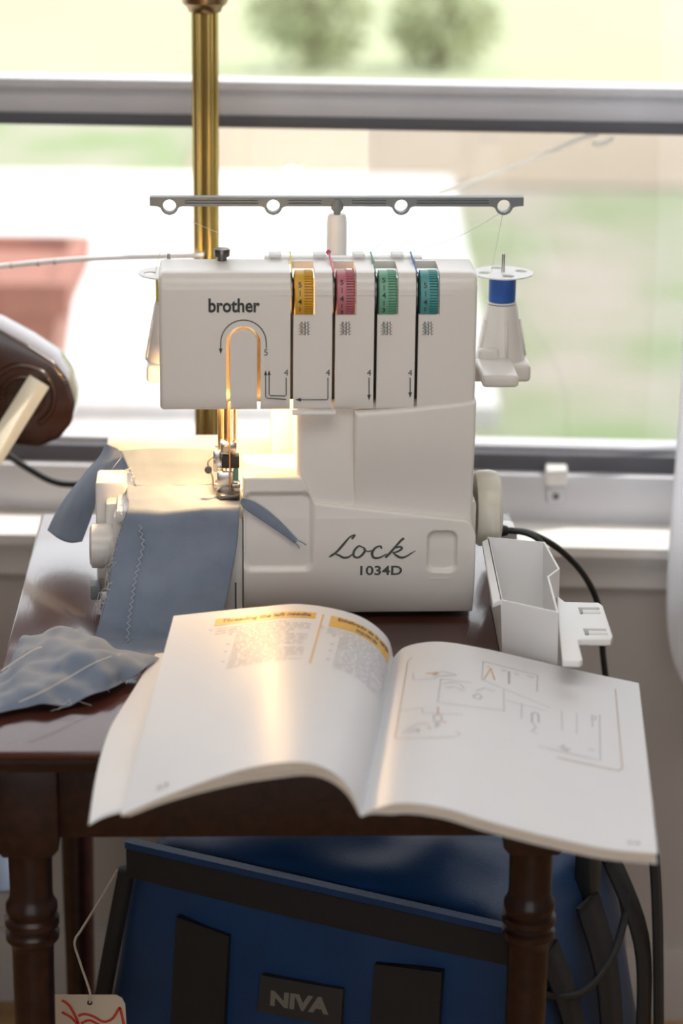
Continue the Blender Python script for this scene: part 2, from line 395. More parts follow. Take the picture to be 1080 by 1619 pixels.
for sx in (-1, 1):
    for y in (LYf, LYb):
        lg = lathe('leg', legprof, M['mahogany'], tb, 32, Matrix.Translation((sx*LX, y, 0)))
        prism('leg_block', [(-.0235, TZ-.024), (.0235, TZ-.024), (.0235, .549), (.018, .543), (-.018, .543), (-.0235, .549)], y-.0235, y+.0235, M['mahogany'], lg, 'XZ', .0012, 2, Matrix.Translation((sx*LX, 0, 0)))

# ------------------------------------------------------------------ overlock machine
mo = onz(500, 985, TZ); MYAW = R(3.0)
MT = Matrix.Translation(mo) @ Matrix.Rotation(MYAW, 4, 'Z'); MI = MT.inverted()
_o = MI @ O
def mp(x, y, ly=0.0):
    d = MI.to_3x3() @ ray(x, y); return _o + d*((ly-_o.y)/d.y)
def mpz(x, y, z):
    d = MI.to_3x3() @ ray(x, y); return _o + d*((z-_o.z)/d.z)
def mx(x, ly=0.0, y=560): return mp(x, y, ly).x
def mz(y, ly=0.0, x=500): return mp(x, y, ly).z
mc = empty('overlock_machine', mo, MYAW); tag(mc, 'white overlock sewing machine with four coloured tension dials on the table', 'sewing machine')
PL = M['plastic']
def sdbox(x, z, cx, cz, hx, hz, r):
    qx, qz = abs(x-cx)-hx+r, abs(z-cz)-hz+r
    return math.hypot(max(qx, 0), max(qz, 0))+min(max(qx, qz), 0)-r
def sstep(a, b, t):
    t = min(max((t-a)/(b-a), 0), 1); return t*t*(3-2*t)
def lin(a, b, n): return [a+(b-a)*i/(n-1) for i in range(n)]
def edged(a, b, n, r):
    """samples from a to b, denser near both ends"""
    e = [0, .08, .2, .38, .62, 1]; e = [q*r for q in e]
    mid = lin(a+r, b-r, n); return [a+q for q in e[:-1]]+mid+[b-q for q in reversed(e[:-1])]
def plate(name, x0, x1, zb, zt, yf, depth, m, parent, nx=60, nz=60, r=.003):
    """moulded front cover: front surface y=yf(x,z) with rounded borders, closed at the back"""
    xs = edged(x0, x1, nx, r); ts = edged(0, 1, nz, r/max(.02, (zt((x0+x1)/2)-zb((x0+x1)/2))))
    V, Fc = [], []; nX, nZ = len(xs), len(ts)
    for x in xs:
        for t in ts:
            z = zb(x)+(zt(x)-zb(x))*t
            d = min(x-x0, x1-x, z-zb(x), zt(x)-z); y = yf(x, z)
            if d < r: y += r-math.sqrt(max(r*r-(r-d)**2, 0))
            V.append((x, y, z))
    for i in range(nX-1):
        for j in range(nZ-1): Fc.append((i*nZ+j, (i+1)*nZ+j, (i+1)*nZ+j+1, i*nZ+j+1))
    rim = [i*nZ for i in range(nX)]+[(nX-1)*nZ+j for j in range(1, nZ)]+[i*nZ+nZ-1 for i in range(nX-2, -1, -1)]+[j for j in range(nZ-2, 0, -1)]
    o = len(V)
    for k in rim: V.append((V[k][0], depth, V[k][2]))
    n = len(rim)
    for k in range(n): Fc.append((rim[(k+1) % n], rim[k], o+k, o+(k+1) % n))
    Fc.append(tuple(o+k for k in range(n)))
    return autosm(mesh(name, V, Fc, m, parent), 40)

# --- head shell with thread slots, arch slot and dial openings
HX0, HX1, HZ0, HZ1 = mx(252), mx(753), mz(650), mz(433)
hd = prism('head', [(.0028, HZ0), (0, HZ0+.0115), (0, HZ1-.010), (.005, HZ1-.002), (.012, HZ1), (.056, HZ1), (.105, HZ1-.018), (.115, HZ1-.035), (.115, HZ0)], HX0, HX1, PL, mc, 'YZ', .0042, 3)
cut = [box('c', HX0+.004, HX1-.004, .0042, .111, HZ0-.02, HZ1-.006, None)]
slotx = [mx(461.5), mx(527.5), mx(593.5), mx(658.5)]
for x in slotx: cut.append(box('c', x-.00125, x+.00125, -.01, .062, HZ0-.03, HZ1+.02, None))
dialx = [(mx(464), mx(497)), (mx(530), mx(562)), (mx(596), mx(628)), (mx(661), mx(693))]
DZ0 = mz(498.5)
for a, b in dialx: cut.append(box('c', a-.0005, b+.0003, -.01, .046, DZ0, HZ1+.02, None))
ac, az, ro, ri = mx(385), mz(542), (mx(412)-mx(358))/2, (mx(406.5)-mx(363.5))/2
def arch(r): return [(ac+r*math.cos(R(t)), az+r*math.sin(R(t))) for t in range(0, 181, 9)]
cut.append(prism('c', [(ac+ro, HZ0-.03)]+arch(ro)+[(ac-ro, HZ0-.03), (ac-ri, HZ0-.03)]+arch(ri)[::-1]+[(ac+ri, HZ0-.03)], -.01, .012, None))
boolcut(hd, cut)
# metal liner in the slots; black backings and baffle added to darken them
box('slot_liner', mx(340), mx(430), .014, .018, HZ0+.004, az+ro+.006, M['goldsteel'], mc, .001)
for x in slotx:
    box('slot_shade', x-.004, x+.003, .018, .024, HZ0+.005, HZ1-.008, M['darkgap'], mc)  # black backing added so the slot reads as shaded
box('light_baffle', mx(566), mx(569), .006, .10, HZ0+.002, HZ1-.008, M['darkgap'], mc)  # added baffle, keeps lamp light out of the right-hand slots
# crease line across the front, from the first to behind the last dial
for a, b in ((mx(433), slotx[0]-.0015), (dialx[0][1]+.001, slotx[1]-.0015), (dialx[1][1]+.001, slotx[2]-.0015), (dialx[2][1]+.001, slotx[3]-.0015), (dialx[3][1]+.001, mx(716))):
    box('seam_line', a, b, -.0003, .002, mz(467.5), mz(465.5), PL, mc)
# --- tension dials
DC, DR = mz(473, -.002), .0190
def dial(k, colm, numbers, off):
    a, b = dialx[k]; a += .0006; b -= .0008; mid = a+(b-a)*.52; yc = DR-.0022
    T = Matrix.Translation((a, yc, DC))
    d = lathe('tension_dial', [(DR-.003, 0), (DR, .0008), (DR, mid-a)], colm, mc, 64, T, 'X')
    # knurled half
    V, Fc = [], []; n = 52
    prof = []
    for i in range(n):
        for f, rr in ((.0, DR+.0003), (.5, DR+.0003), (.62, DR-.0012), (.9, DR-.0012)): prof.append((2*math.pi*(i+f)/n, rr))
    N_ = len(prof)
    for x, s in ((mid, 1), (b-.0012, 1), (b, .93)):
        for ang, rr in prof: V.append((x, yc+rr*s*math.cos(ang), DC+rr*s*math.sin(ang)))
    for q in range(2):
        for i in range(N_): Fc.append((q*N_+i, q*N_+(i+1) % N_, (q+1)*N_+(i+1) % N_, (q+1)*N_+i))
    Fc.append(tuple(2*N_+i for i in range(N_)))
    mesh('knurled_ring', V, Fc, colm, d)
    # numerals and dashes round the smooth half
    def wrap(vf, dz):
        out = []
        for u, v in vf[0]:
            ang = R(180)-(v+dz)/DR; rr = DR+.00025
            out.append((a+(mid-a)*.56+u, yc+rr*math.cos(ang), DC+rr*math.sin(ang)))
        return out, vf[1]
    parts = []
    for s, dz in numbers:
        vf = text2d(s, .0062, .00012) if s != '|' else ribbon2d([(0, -.0022), (0, .0022)], .0007)
        vf = shift2d(vf, 0, -.0022) if s != '|' else vf
        parts.append(wrap(vf, dz+off))
    mv, mf = merge2d_3(parts); mesh('numerals', mv, mf, M['ink'], d)
def merge2d_3(parts):
    V, Fc = [], []
    for v, f in parts:
        o = len(V); V += v; Fc += [tuple(i+o for i in q) for q in f]
    return V, Fc
# offsets in metres up (+) from the dial's middle height
dial(0, M['yellow'], [('5', .0115), ('|', .0045), ('4', -.002), ('|', -.009)], 0)
dial(1, M['pink'], [('5', .0135), ('|', .0070), ('4', .0005), ('|', -.0060), ('3', -.0120)], 0)
dial(2, M['green'], [('5', .0155), ('|', .0090), ('4', .0030), ('|', -.0035), ('3', -.0100)], 0)
dial(3, M['teal'], [('5', .0110), ('|', .0042), ('4', -.0025), ('|', -.009)], 0)
for x in slotx:   # dark tension discs just inside each slot
    lathe('tension_disc', [(.016, 0), (.017, .0004), (.017, .0012), (.016, .0016)], M['darksteel'], mc, 32, Matrix.Translation((x-.0008, .020, DC)), 'X')

# --- printing on the head
def onface(vf, y=-.00025): return [(a, y, b) for a, b in vf[0]], vf[1]
def print_px(name, vf, m, y=-.00025, parent=None):
    v, f = onface(vf, y); return mesh(name, v, f, m, parent or mc)
PXM = 1.0/1990   # metres per photograph pixel on the front of the head
v, f = text2d('brother', 1, .028, 0, 1.0)
xs_ = [a for a, b in v]; ys_ = [b for a, b in v]
sxx = (mx(411)-mx(330))/(max(xs_)-min(xs_)); szz = (mz(471.5)-mz(494))/(max(ys_)-min(ys_))
print_px('maker_lettering', ([((a-min(xs_))*sxx+mx(330), (b-min(ys_))*szz+mz(494)) for a, b in v], f), M['ink'])
def pp(x, y): q = mp(x, y, 0); return (q.x, q.z)
def stroke(pts, w=1.5): return ribbon2d([pp(*p) for p in pts], w*PXM)
def tri(x, y, dx, dy, s=8):
    d = Vector((dx, dy)); n = Vector((-dy, dx)); tip = Vector((x, y))
    return [pp(*tip), pp(*(tip-d*s+n*s*.33)), pp(*(tip-d*s-n*s*.33))], [(0, 1, 2)]
arc = [(385+36*math.cos(R(t)), 542-36*math.sin(R(t))) for t in range(0, 181, 6)]
marks = [stroke([(421, 551), (421, 545)]+arc+[(349, 552)], 1.6), tri(349, 560, 0, 1, 9)]
marks += [stroke([(452.5, 597), (452.5, 624), (451, 626), (428, 625.5), (425.5, 623.5), (425.5, 592)], 1.5), tri(425.5, 585, 0, -1),
          stroke([(452.5, 631.5), (422.5, 629.5), (420, 627), (420, 592)], 1.5), tri(420, 585, 0, -1),
          stroke([(518.5, 597), (518.5, 630), (517, 632), (474, 632)], 1.5), tri(467, 632, -1, 0, 9),
          stroke([(583.5, 597), (583.5, 625)], 1.6), tri(583.5, 633, 0, 1, 9),
          stroke([(648.5, 597), (648.5, 621)], 1.6), tri(648.5, 629, 0, 1, 9)]
for (n_, x, y, s) in (('5', 420.5, 562, 12), ('4', 452.5, 594, 12), ('4', 518.5, 594, 12), ('4', 583.5, 594, 11.5), ('4', 648.5, 594, 11.5)):
    q = pp(x, y); marks.append(shift2d(text2d(n_, s*PXM*1.25), q[0], q[1]))
for mk_ in marks: print_px('threading_mark', mk_, M['ink'])
for k, (cx, colm) in enumerate(((481, 'yellow'), (546, 'pink'), (611, 'green'), (676, 'teal'))):
    st_ = []
    for j, yy in enumerate((512, 517, 522, 527)):
        st_.append(stroke([(cx-9, yy+2), (cx-6, yy+2), (cx-6, yy-1.5), (cx-2, yy-1.5), (cx-2, yy+1.5), (cx+2, yy+1.5), (cx+2, yy-1.5), (cx+6, yy-1.5), (cx+6, yy+1.5), (cx+9, yy+1)], .9))
    for xx in (cx-4, cx+1, cx+6): st_.append(stroke([(xx, 508), (xx, 530)], .9))
    print_px('stitch_symbol', merge2d(st_), M['ink'])
    print_px('stitch_symbol_thread', merge2d([stroke([(cx-4.5, 509), (cx-4.5, 514), (cx-2, 516), (cx-4.5, 520), (cx-2, 524), (cx-4.5, 529)], .9)]), M[colm], -.0004)
# clear-edged thread guide under the second slot
box('thread_guide', mx(462), mx(532), -.004, .004, mz(654.5), mz(649), M['plastic2'], mc, .0008)

# --- column, side panel and looper cover
cb = box('rear_column', mx(430, .10), mx(752, .10), .098, .16, .004, HZ0+.01, PL, mc, .004)
fcx0, fcx1 = mx(470, .012), mx(752)
fc = plate('front_column', fcx0, fcx1, lambda x: .09, lambda x: HZ0+.004, lambda x, z: .009-.003*sstep(HZ0, .11, z), .08, PL, mc, 40, 40, .005)
spx0, spx1 = mx(562), mx(755)
def sp_top(x):
    t = (x-spx0)/(spx1-spx0); return mz(652)+(mz(634)-mz(652))*(t*.55+.45*t*t)
plate('side_panel', spx0, spx1, lambda x: .075, sp_top, lambda x, z: -.0028+.0082*sstep(.170, .100, z), .06, PL, mc, 40, 40, .0028)
lcx0, lcx1 = mx(385, 0, 900), mx(752.5, 0, 840)
def lc_top(x):
    a, b = mx(476), mx(502); zt0 = mz(757); t = min(max((x-b)/(lcx1-b), 0), 1)
    zt1 = mz(797)+(mz(826)-mz(797))*t - .012*max(0, (t-.93)/.07)**2
    return zt0+(zt1-zt0)*sstep(a, b, x)
r1 = (mx(440), (mz(783)+mz(898))/2, (mx(494)-mx(386))/2, (mz(783)-mz(898))/2)
r2 = (mx(706), (mz(842)+mz(903))/2, (mx(728)-mx(683))/2, (mz(842)-mz(903))/2)
def lc_y(x, z):
    y = .0
    if z < .05: y += .016*((.05-z)/.05)**2.2
    y += .003*max(0, (z-.09)/.03)
    y -= .0022*sstep(.10, .06, z)
    y += .0035*sstep(.003, -.002, sdbox(x, z, *r1, .006))
    y += .0045*sstep(.0018, -.0016, sdbox(x, z, *r2, .006))
    return y
lcv = plate('looper_cover', lcx0, lcx1, lambda x: .005, lc_top, lc_y, .07, PL, mc, 170, 110, .0016)
def lcp(vf, off=-.0004): return [(a, lc_y(a, b)+off, b) for a, b in vf[0]], vf[1]
v, f = lcp(ribbon2d([(a, mz(914)) for a in lin(mx(686), mx(720), 8)], .0012)); mesh('grip_line', v, f, M['plastic2'], lcv)
# "Lock" in brush script, and the number below it
def bs(pts, wd, n=8):
    P = crom([Vector((*p, w_)) for p, w_ in zip(pts, wd)], n); q = [pp(a.x, a.y) for a in P]
    return ribbon2d(q, [a.z*PXM for a in P])
lock = [bs([(556, 851), (561, 845), (553, 848), (543, 859), (534, 869), (526, 876), (520, 879)], [3.6, 3, 2.6, 4.2, 4, 3, 1.4]),
        bs([(520, 879), (527, 874), (535, 876), (543, 880), (551, 879), (558, 874)], [1.4, 2, 3.2, 3.6, 3.2, 1.8]),
        bs([(573, 864), (567, 862), (560, 869), (559, 877), (565, 880), (572, 876), (577, 868), (573, 863)], [2.2, 3, 4, 4, 3.4, 4, 3.6, 2]),
        bs([(574, 867), (581, 870), (588, 869)], [1.6, 2, 2]),
        bs([(603, 866), (601, 862), (593, 865), (588, 873), (591, 880), (600, 880), (611, 874)], [3.6, 3, 3.4, 4.6, 4, 3, 1.6]),
        bs([(639, 850), (634, 853), (624, 864), (616, 873), (609, 880)], [3.6, 4, 3.6, 4, 4]),
        bs([(614, 874), (622, 866), (632, 863), (635, 866), (627, 871), (620, 872)], [1.6, 2.4, 3.4, 3.6, 3, 2]),
        bs([(621, 872), (627, 877), (634, 880), (642, 878), (650, 873), (657, 869)], [2, 4, 4, 2.8, 2, .8])]
v, f = lcp(merge2d(lock)); mesh('script_lettering', v, f, M['ink2'], lcv)
v, f = text2d('1034D', 1, .02); xs_ = [a for a, b in v]; ys_ = [b for a, b in v]
x0_, x1_, z0_, z1_ = pp(581, 0)[0], pp(652, 0)[0], mz(908.5), mz(893.5)
v = [((a-min(xs_))/(max(xs_)-min(xs_))*(x1_-x0_)+x0_, (b-min(ys_))/(max(ys_)-min(ys_))*(z1_-z0_)+z0_) for a, b in v]
v, f = lcp((v, f)); mesh('model_number', v, f, M['ink2'], lcv)

# --- base, cloth plate and left-hand fittings
BZ = .092
box('base', mx(168, .05, 900), mx(750, .05, 900), .045, .165, .006, .09, PL, mc, .004)
box('cloth_plate', mx(184, .03, 800), mx(470, .03, 800), .018, .16, BZ-.010, BZ, M['plastic2'], mc, .002)
box('rear_ledge', mx(168, .165, 700), mx(440, .165, 700), .160, .185, .02, mz(696, .165, 250), M['plastic2'], mc, .004)
box('left_end_cover', mx(152, .07, 800), mx(200, .07, 800), .060, .098, .006, mz(757, .07, 170), PL, mc, .003)
box('front_end_cover', mx(178, .025, 800), mx(345, .025, 800), .022, .07, .006, BZ-.006, PL, mc, .003)
box('front_post', mx(344, .008, 880), mx(384, .008, 880), .006, .07, .006, BZ-.004, PL, mc, .002)
box('front_post_slot', mx(371.5, .006, 950), mx(374, .006, 950), .0055, .008, .006, mz(920, .006), M['ink2'], mc)
lathe('stitch_length_dial', [(.015, 0), (.0185, .002), (.0185, .016), (.0165, .022)], M['plastic'], mc, 40, Matrix.Translation((mx(142, .035, 866), .040, mz(866, .035, 160))), 'X')
box('feed_lever', mx(143, .04, 930), mx(160, .04, 930), .034, .05, mz(946, .04, 150), mz(922, .04, 150), M['bargrey'], mc, .002)
for x in (-.15, .11):
    for y in (.05, .145): lathe('rubber_foot', [(.008, 0), (.009, .002), (.009, .007)], M['rubber'], mc, 16, Matrix.Translation((x, y, 0)))
# handwheel and motor socket
hw = lathe('handwheel', [(.030, 0), (.0325, .003), (.0330, .012), (.0315, .018), (.026, .0215), (.010, .022)], M['cream'], mc, 48, Matrix.Translation((mx(752, .09, 800), .095, mz(803, .095, 770))), 'X')
box('socket_housing', mx(770, .15, 860), mx(815, .15, 860), .135, .17, .006, mz(832, .15, 800), M['plastic2'], mc, .004)
# --- needle bar, needles, presser foot
nx_, ny_ = mx(361, .045, 720), .045
def nz(y): return mz(y, .045, 360)
lathe('needle_bar', [(.0032, nz(702)), (.0032, HZ0+.03)], M['goldsteel'], mc, 20, Matrix.Translation((nx_-.0005, ny_+.004, 0)))
lathe('presser_bar', [(.0032, nz(745)), (.0032, HZ0+.03)], M['goldsteel'], mc, 20, Matrix.Translation((nx_-.0055, ny_+.022, 0)))
lathe('looper_guide_rod', [(.0016, nz(700)), (.0016, HZ0+.02)], M['goldsteel'], mc, 12, Matrix.Translation((nx_+.0055, ny_+.006, 0)))
nc = box('needle_clamp', nx_-.0065, nx_+.0070, ny_-.004, ny_+.009, nz(716), nz(697), M['steel'], mc, .0012)
lathe('clamp_screw', [(.0022, 0), (.0022, .004), (.0015, .005)], M['goldsteel'], nc, 14, Matrix.Translation((nx_-.002, ny_-.008, nz(705))), 'Y')
box('clamp_block', nx_-.0055, nx_+.0090, ny_-.005, ny_+.006, nz(738), nz(719), M['darkgap'], mc, .0008)
for dx in (-.0018, .0022): lathe('needle', [(.0002, BZ+.003), (.0006, BZ+.009), (.0007, nz(716))], M['steel'], mc, 8, Matrix.Translation((nx_+dx, ny_, 0)))
box('presser_foot_holder', nx_-.0125, nx_-.0045, ny_+.010, ny_+.026, nz(752), nz(718), M['steel'], mc, .001)
box('presser_foot_shank', nx_-.0095, nx_+.0045, ny_-.002, ny_+.022, nz(779), nz(745), M['steel'], mc, .0012)
box('green_spacer', nx_+.0045, nx_+.0085, ny_+.002, ny_+.012, nz(762), nz(742), M['green'], mc, .001)
prism('presser_foot', [(nx_-.0065, ny_-.013), (nx_+.009, ny_-.013), (nx_+.010, ny_+.030), (nx_-.011, ny_+.030), (nx_-.010, ny_-.004)], BZ+.0046, BZ+.0085, M['darksteel'], mc, 'XY', .0008)
box('foot_bridge', nx_-.0115, nx_+.0100, ny_-.002, ny_+.003, nz(771), nz(764), M['steel'], mc, .0008)
tube('foot_spring', [(nx_-.0125, ny_+.002, nz(722)), (nx_-.0165, ny_, nz(730)), (nx_-.0160, ny_, nz(740)), (nx_-.0130, ny_-.001, nz(755)), (nx_-.0125, ny_-.002, nz(772)), (nx_-.009, ny_-.004, nz(780))], .0008, M['goldsteel'], mc, 8, 6)
lathe('foot_screw', [(.003, 0), (.003, .004), (.002, .005)], M['darksteel'], mc, 16, Matrix.Translation((nx_-.0165, ny_-.004, nz(741))), 'Y')
tube('needle_thread', [(nx_+.001, ny_-.005, HZ0+.004), (nx_+.001, ny_-.0058, nz(700)), (nx_+.0012, ny_-.0058, nz(735)), (nx_+.0015, ny_-.003, nz(775)), (nx_+.0015, ny_-.002, BZ+.004)], .00055, M['orangethread'], mc, 6, 6)
# --- work lamp: bulb inside the open head
blx, bly, blz = mx(343, .065), .066, HZ0+.014
lathe('lamp_bulb', [(.001, -.012), (.005, -.011), (.0075, -.005), (.0075, .002), (.005, .010), (.004, .016)], M['bulb'], mc, 20, Matrix.Translation((blx, bly, blz)))
ld = bpy.data.lights.new('work_lamp', 'POINT'); ld.energy = 1.7; ld.color = (1, .61, .26); ld.shadow_soft_size = .008
lo = bpy.data.objects.new('work_lamp_light', ld); COL.objects.link(lo); lo.parent = mc; lo.location = (blx, bly-.004, blz-.021)
# --- top of the head
kx, ky = mx(351, .05, 415), .05
lathe('pressure_screw', [(.004, 0), (.004, .004), (.0062, .0045), (.0066, .0095), (.006, .0105), (.002, .0108)], M['darksteel'], mc, 24, Matrix.Translation((kx, ky, HZ1-.001)))
gp = box('thread_guide_plate', mx(418, .06, 412), mx(667, .06, 412), .056, .064, HZ1-.004, HZ1+.0012, M['plastic2'], mc, .0008)
for c_ in (435, 505, 567, 628): box('guide_tab', mx(c_-10, .06, 412), mx(c_+10, .06, 412), .054, .066, HZ1+.0010, HZ1+.0040, M['plastic2'], gp, .0012)
# threads running down into the four slots
for x, tm, cpx in ((slotx[0], 'yellowthread', 459), (slotx[1], 'pinkthread', 520), (slotx[2], 'greenthread', 586), (slotx[3], 'bluethread', 649)):
    tx = mx(cpx, .06, 412)
    tube('thread', [(tx, .062, HZ1+.004), (tx, .056, HZ1+.0042), ((tx+x)/2, .03, HZ1+.0012), (x, .006, HZ1-.001)], .0007, M[tm], mc, 6, 5)
tube('thread_knot', [(mx(516, .06, 412), .060, HZ1+.0040), (mx(519, .06, 410), .057, HZ1+.0065), (mx(522, .06, 412), .060, HZ1+.0045), (mx(518, .06, 412), .058, HZ1+.0035)], .0008, M['pinkthread'], mc, 6, 6)
# --- telescopic thread stand
SY = .17
bx0, bx1 = mx(237, SY, 318), mx(827, SY, 318); bz1, bz0 = mz(310.5, SY, 532), mz(325, SY, 532)
rings = [268, 432, 634, 796]; RZ = mz(324.5, SY, 532)
ol = [(bx0, bz0+.0005), (bx0, bz1), (bx1, bz1), (bx1, bz0+.0005)]
for rx_ in reversed(rings):
    c_ = mx(rx_, SY, 325)
    ol += [(c_+.0105, bz0), (c_+.0078, bz0-.0010)]+[(c_+.0076*math.cos(R(t)), RZ+.0076*math.sin(R(t))) for t in range(-20, -161, -14)]+[(c_-.0078, bz0-.0010), (c_-.0105, bz0)]
bar = prism('thread_guide_bar', ol, SY-.0045, SY+.0045, M['bargrey'], mc, 'XZ')
cut = [lathe('c', [(.0056, -.02), (.0056, .02)], None, None, 32, Matrix.Translation((mx(q, SY, 325), SY, RZ)), 'Y') for q in rings]
edges = [bx0]+[mx(q, SY, 325) for q in rings[:2]]+[mx(532, SY, 325)]+[mx(q, SY, 325) for q in rings[2:]]
for i in range(1, len(edges)-1):
    for zc in (.38, .66): cut.append(box('c', edges[i]+.013, edges[i+1]-.013, SY-.006, SY-.0033, bz0+(bz1-bz0)*zc-.0006, bz0+(bz1-bz0)*zc+.0006, None))
boolcut(bar, cut)
px_ = mx(532.5, SY, 370)
lathe('telescopic_post', [(.0088, .16), (.0086, mz(352, SY, 532)), (.0080, mz(342, SY, 532)), (.0066, mz(338, SY, 532)), (.0035, mz(337, SY, 532))], M['plastic2'], mc, 32, Matrix.Translation((px_, SY, 0)))
lathe('bar_joint', [(.0028, mz(341, SY, 532)), (.0030, mz(334, SY, 532)), (.0052, mz(329, SY, 532)), (.0054, mz(322, SY, 532)), (.003, mz(314, SY, 532))], M['bargrey'], mc, 24, Matrix.Translation((px_, SY-.003, 0)))
# spool stand rail with outstretched arm
srz = mz(584, .165, 800)
box('spool_rail', mx(233, .19, 580), mx(831, .19, 580), .150, .20, srz-.008, srz+.008, M['plastic'], mc, .004, 3)
at_ = box('carry_tray', mx(757, .125, 600), mx(814, .125, 600), .095, .160, mz(614, .095, 790), mz(594, .095, 790), M['plastic'], mc, .0035, 3)
box('tray_back', mx(756, .155, 560), mx(789, .155, 560), .152, .160, mz(575, .155, 770), mz(551, .155, 770), M['plastic'], mc, .003, 3)
def spool(cpx, thr, label):
    x = mx(cpx, .175, 500); zb, zc, zt = srz+.008, mz(478, .175, cpx), mz(433, .175, cpx)
    rb, rt = .0215, .0118
    cone = lathe('spool_cone', [(rb, zb), (rb, zb+.002), (rt+.0012, zc-.001), (.006, zc-.0005)], M['plastic'], mc, 40, Matrix.Translation((x, .175, 0)))
    for a in (-1.15, 0.15, 1.35, 2.9, 4.2):   # raised ribs of the cone
        d = Vector((math.sin(a), -math.cos(a), 0)); c_ = Vector((x, .175, 0))
        tube('cone_rib', [c_+d*(rb-.0002)+V3(0, 0, zb+.003), c_+d*(rt+.004)+V3(0, 0, zc-.014)], .0013, M['plastic'], cone, 6, 2)
    lathe('spool_pin', [(.0016, zc-.01), (.0016, mz(402, .175, cpx)), (.001, mz(400.5, .175, cpx))], M['steel'], mc, 12, Matrix.Translation((x, .175, 0)))
    cap = lathe('spool_cap', [(.0262, zt+.0002), (.0265, zt+.0008), (.0262, zt+.0014), (.004, zt+.0020)], M['plastic2'], mc, 40, Matrix.Translation((x, .175, 0)))
    cut = []
    for a in (0.2, 1.77, 3.34, 4.9): cut.append(lathe('c', [(.0052, zt-.01), (.0052, zt+.01)], None, None, 20, Matrix.Translation((x+math.cos(a)*.0165, .175+math.sin(a)*.0165, 0))))
    boolcut(cap, cut)
    s = empty('thread_spool', mo, MYAW); tag(s, label, 'spool', 'thread spools on the machine stand')
    lathe('spool_core', [(rt+.0006, zc), (rt+.0006, zc+.0012), (.0085, zc+.0013), (.0085, zt-.0016), (rt+.0006, zt-.0012), (rt+.0006, zt-.0001)], M['plastic2'], s, 32, Matrix.Translation((x, .175, 0)))
    pr = [(.0086, zc+.0014)]
    n = 34
    for i in range(n): pr += [(rt-.0004+.00035*(i % 2), zc+.0016+(zt-zc-.0034)*i/(n-1))]
    pr.append((.0086, zt-.0017))
    lathe('thread_winding', pr, M[thr], s, 32, Matrix.Translation((x, .175, 0)), sharp=180)
    return Vector((x, .175, zt))
sR = spool(793, 'bluethread', 'spool of royal blue thread on the right-hand cone')
sL = spool(268, 'yellowthread', 'spool of yellow thread on the left, half hidden behind the machine')
g = [mx(q, SY, 325) for q in rings]
for a, b in (((sR.x-.011, .175, sR.z-.004), (g[3], SY, RZ-.005)), ((sL.x-.0125, .170, sL.z-.002), (g[0], SY, RZ-.005))):
    tube('thread', [a, b], .00022, M['whitethread'] if a[0] > 0 else M['yellowthread'], mc, 5)
for i, cpx in enumerate((459, 520, 586, 649)):
    tube('thread', [(g[i], SY-.001, RZ-.005), ((g[i]+mx(cpx, .06))/2, .12, (RZ+HZ1)/2-.006), (mx(cpx, .06, 412), .061, HZ1+.004)], .00018, M['whitethread'], mc, 5)

# ------------------------------------------------------------------ fabric strip being sewn
fb = empty('fabric_strip', (0, 0, 0)); tag(fb, 'blue-grey cotton strip running under the presser foot and down onto the table', 'fabric')
def ml(x, y, ly): return MT @ mp(x, y, ly)
def mlz(x, y, z): return MT @ mpz(x, y, z)
CZ_ = BZ+.0015
front = loft('front_panel', [
    [mlz(203, 766, CZ_+.001), mlz(265, 763, CZ_), mlz(330, 764, CZ_), mlz(379, 786, CZ_)],
    [mlz(200, 781, CZ_+.003), mlz(262, 782, CZ_+.004), mlz(325, 781, CZ_+.001), mlz(379, 791, CZ_)],
    [ml(203, 797, .020), ml(262, 803, .017), ml(325, 800, .016), ml(379, 797, .016)],
    [ml(199, 812, .002), ml(262, 812, .002), ml(325, 808, .002), ml(379, 806, .002)],
    [ml(186, 850, -.001), ml(250, 850, -.004), ml(320, 850, -.003), ml(376, 850, -.003)],
    [ml(176, 890, -.008), ml(240, 890, -.010), ml(310, 890, -.012), ml(370, 890, -.007)],
    [ml(170, 930, -.018), ml(232, 932, -.024), ml(298, 935, -.020), ml(361, 935, -.014)],
    [ml(158, 980, -.030), ml(222, 985, -.034), ml(290, 985, -.032), ml(350, 985, -.030)],
    [ml(149, 1012, -.041), ml(213, 1024, -.046), ml(285, 1028, -.046), ml(342, 1025, -.042)],
    [onz(152, 1028, TZ+.005), onz(213, 1046, TZ+.004), onz(285, 1056, TZ+.003), onz(342, 1056, TZ+.003)],
], M['cloth'], fb, 10, 7, .0008, .0010, 55, 3, TZ+.0012)
def tz(x, y, h): return onz(x, y, TZ+h+.003)
loft('table_fold', [
    [tz(149, 1012, .012), tz(180, 1024, .014), tz(215, 1033, .012), tz(252, 1040, .008)],
    [tz(122, 1003, .015), tz(155, 1026, .020), tz(195, 1043, .016), tz(236, 1052, .007)],
    [tz(92, 996, .016), tz(128, 1032, .024), tz(170, 1060, .016), tz(205, 1073, .006)],
    [tz(62, 1001, .013), tz(92, 1038, .022), tz(130, 1072, .015), tz(160, 1095, .005)],
    [tz(35, 1010, .009), tz(58, 1050, .017), tz(85, 1084, .013), tz(105, 1113, .004)],
    [tz(5, 1056, .006), tz(20, 1082, .010), tz(35, 1100, .010), tz(45, 1117, .004)],
    [tz(-35, 1088, .004), tz(-22, 1105, .008), tz(-12, 1116, .008), tz(-4, 1128, .003)],
], M['cloth'], fb, 12, 8, .0008, .0065, 52, 9, TZ+.0012)
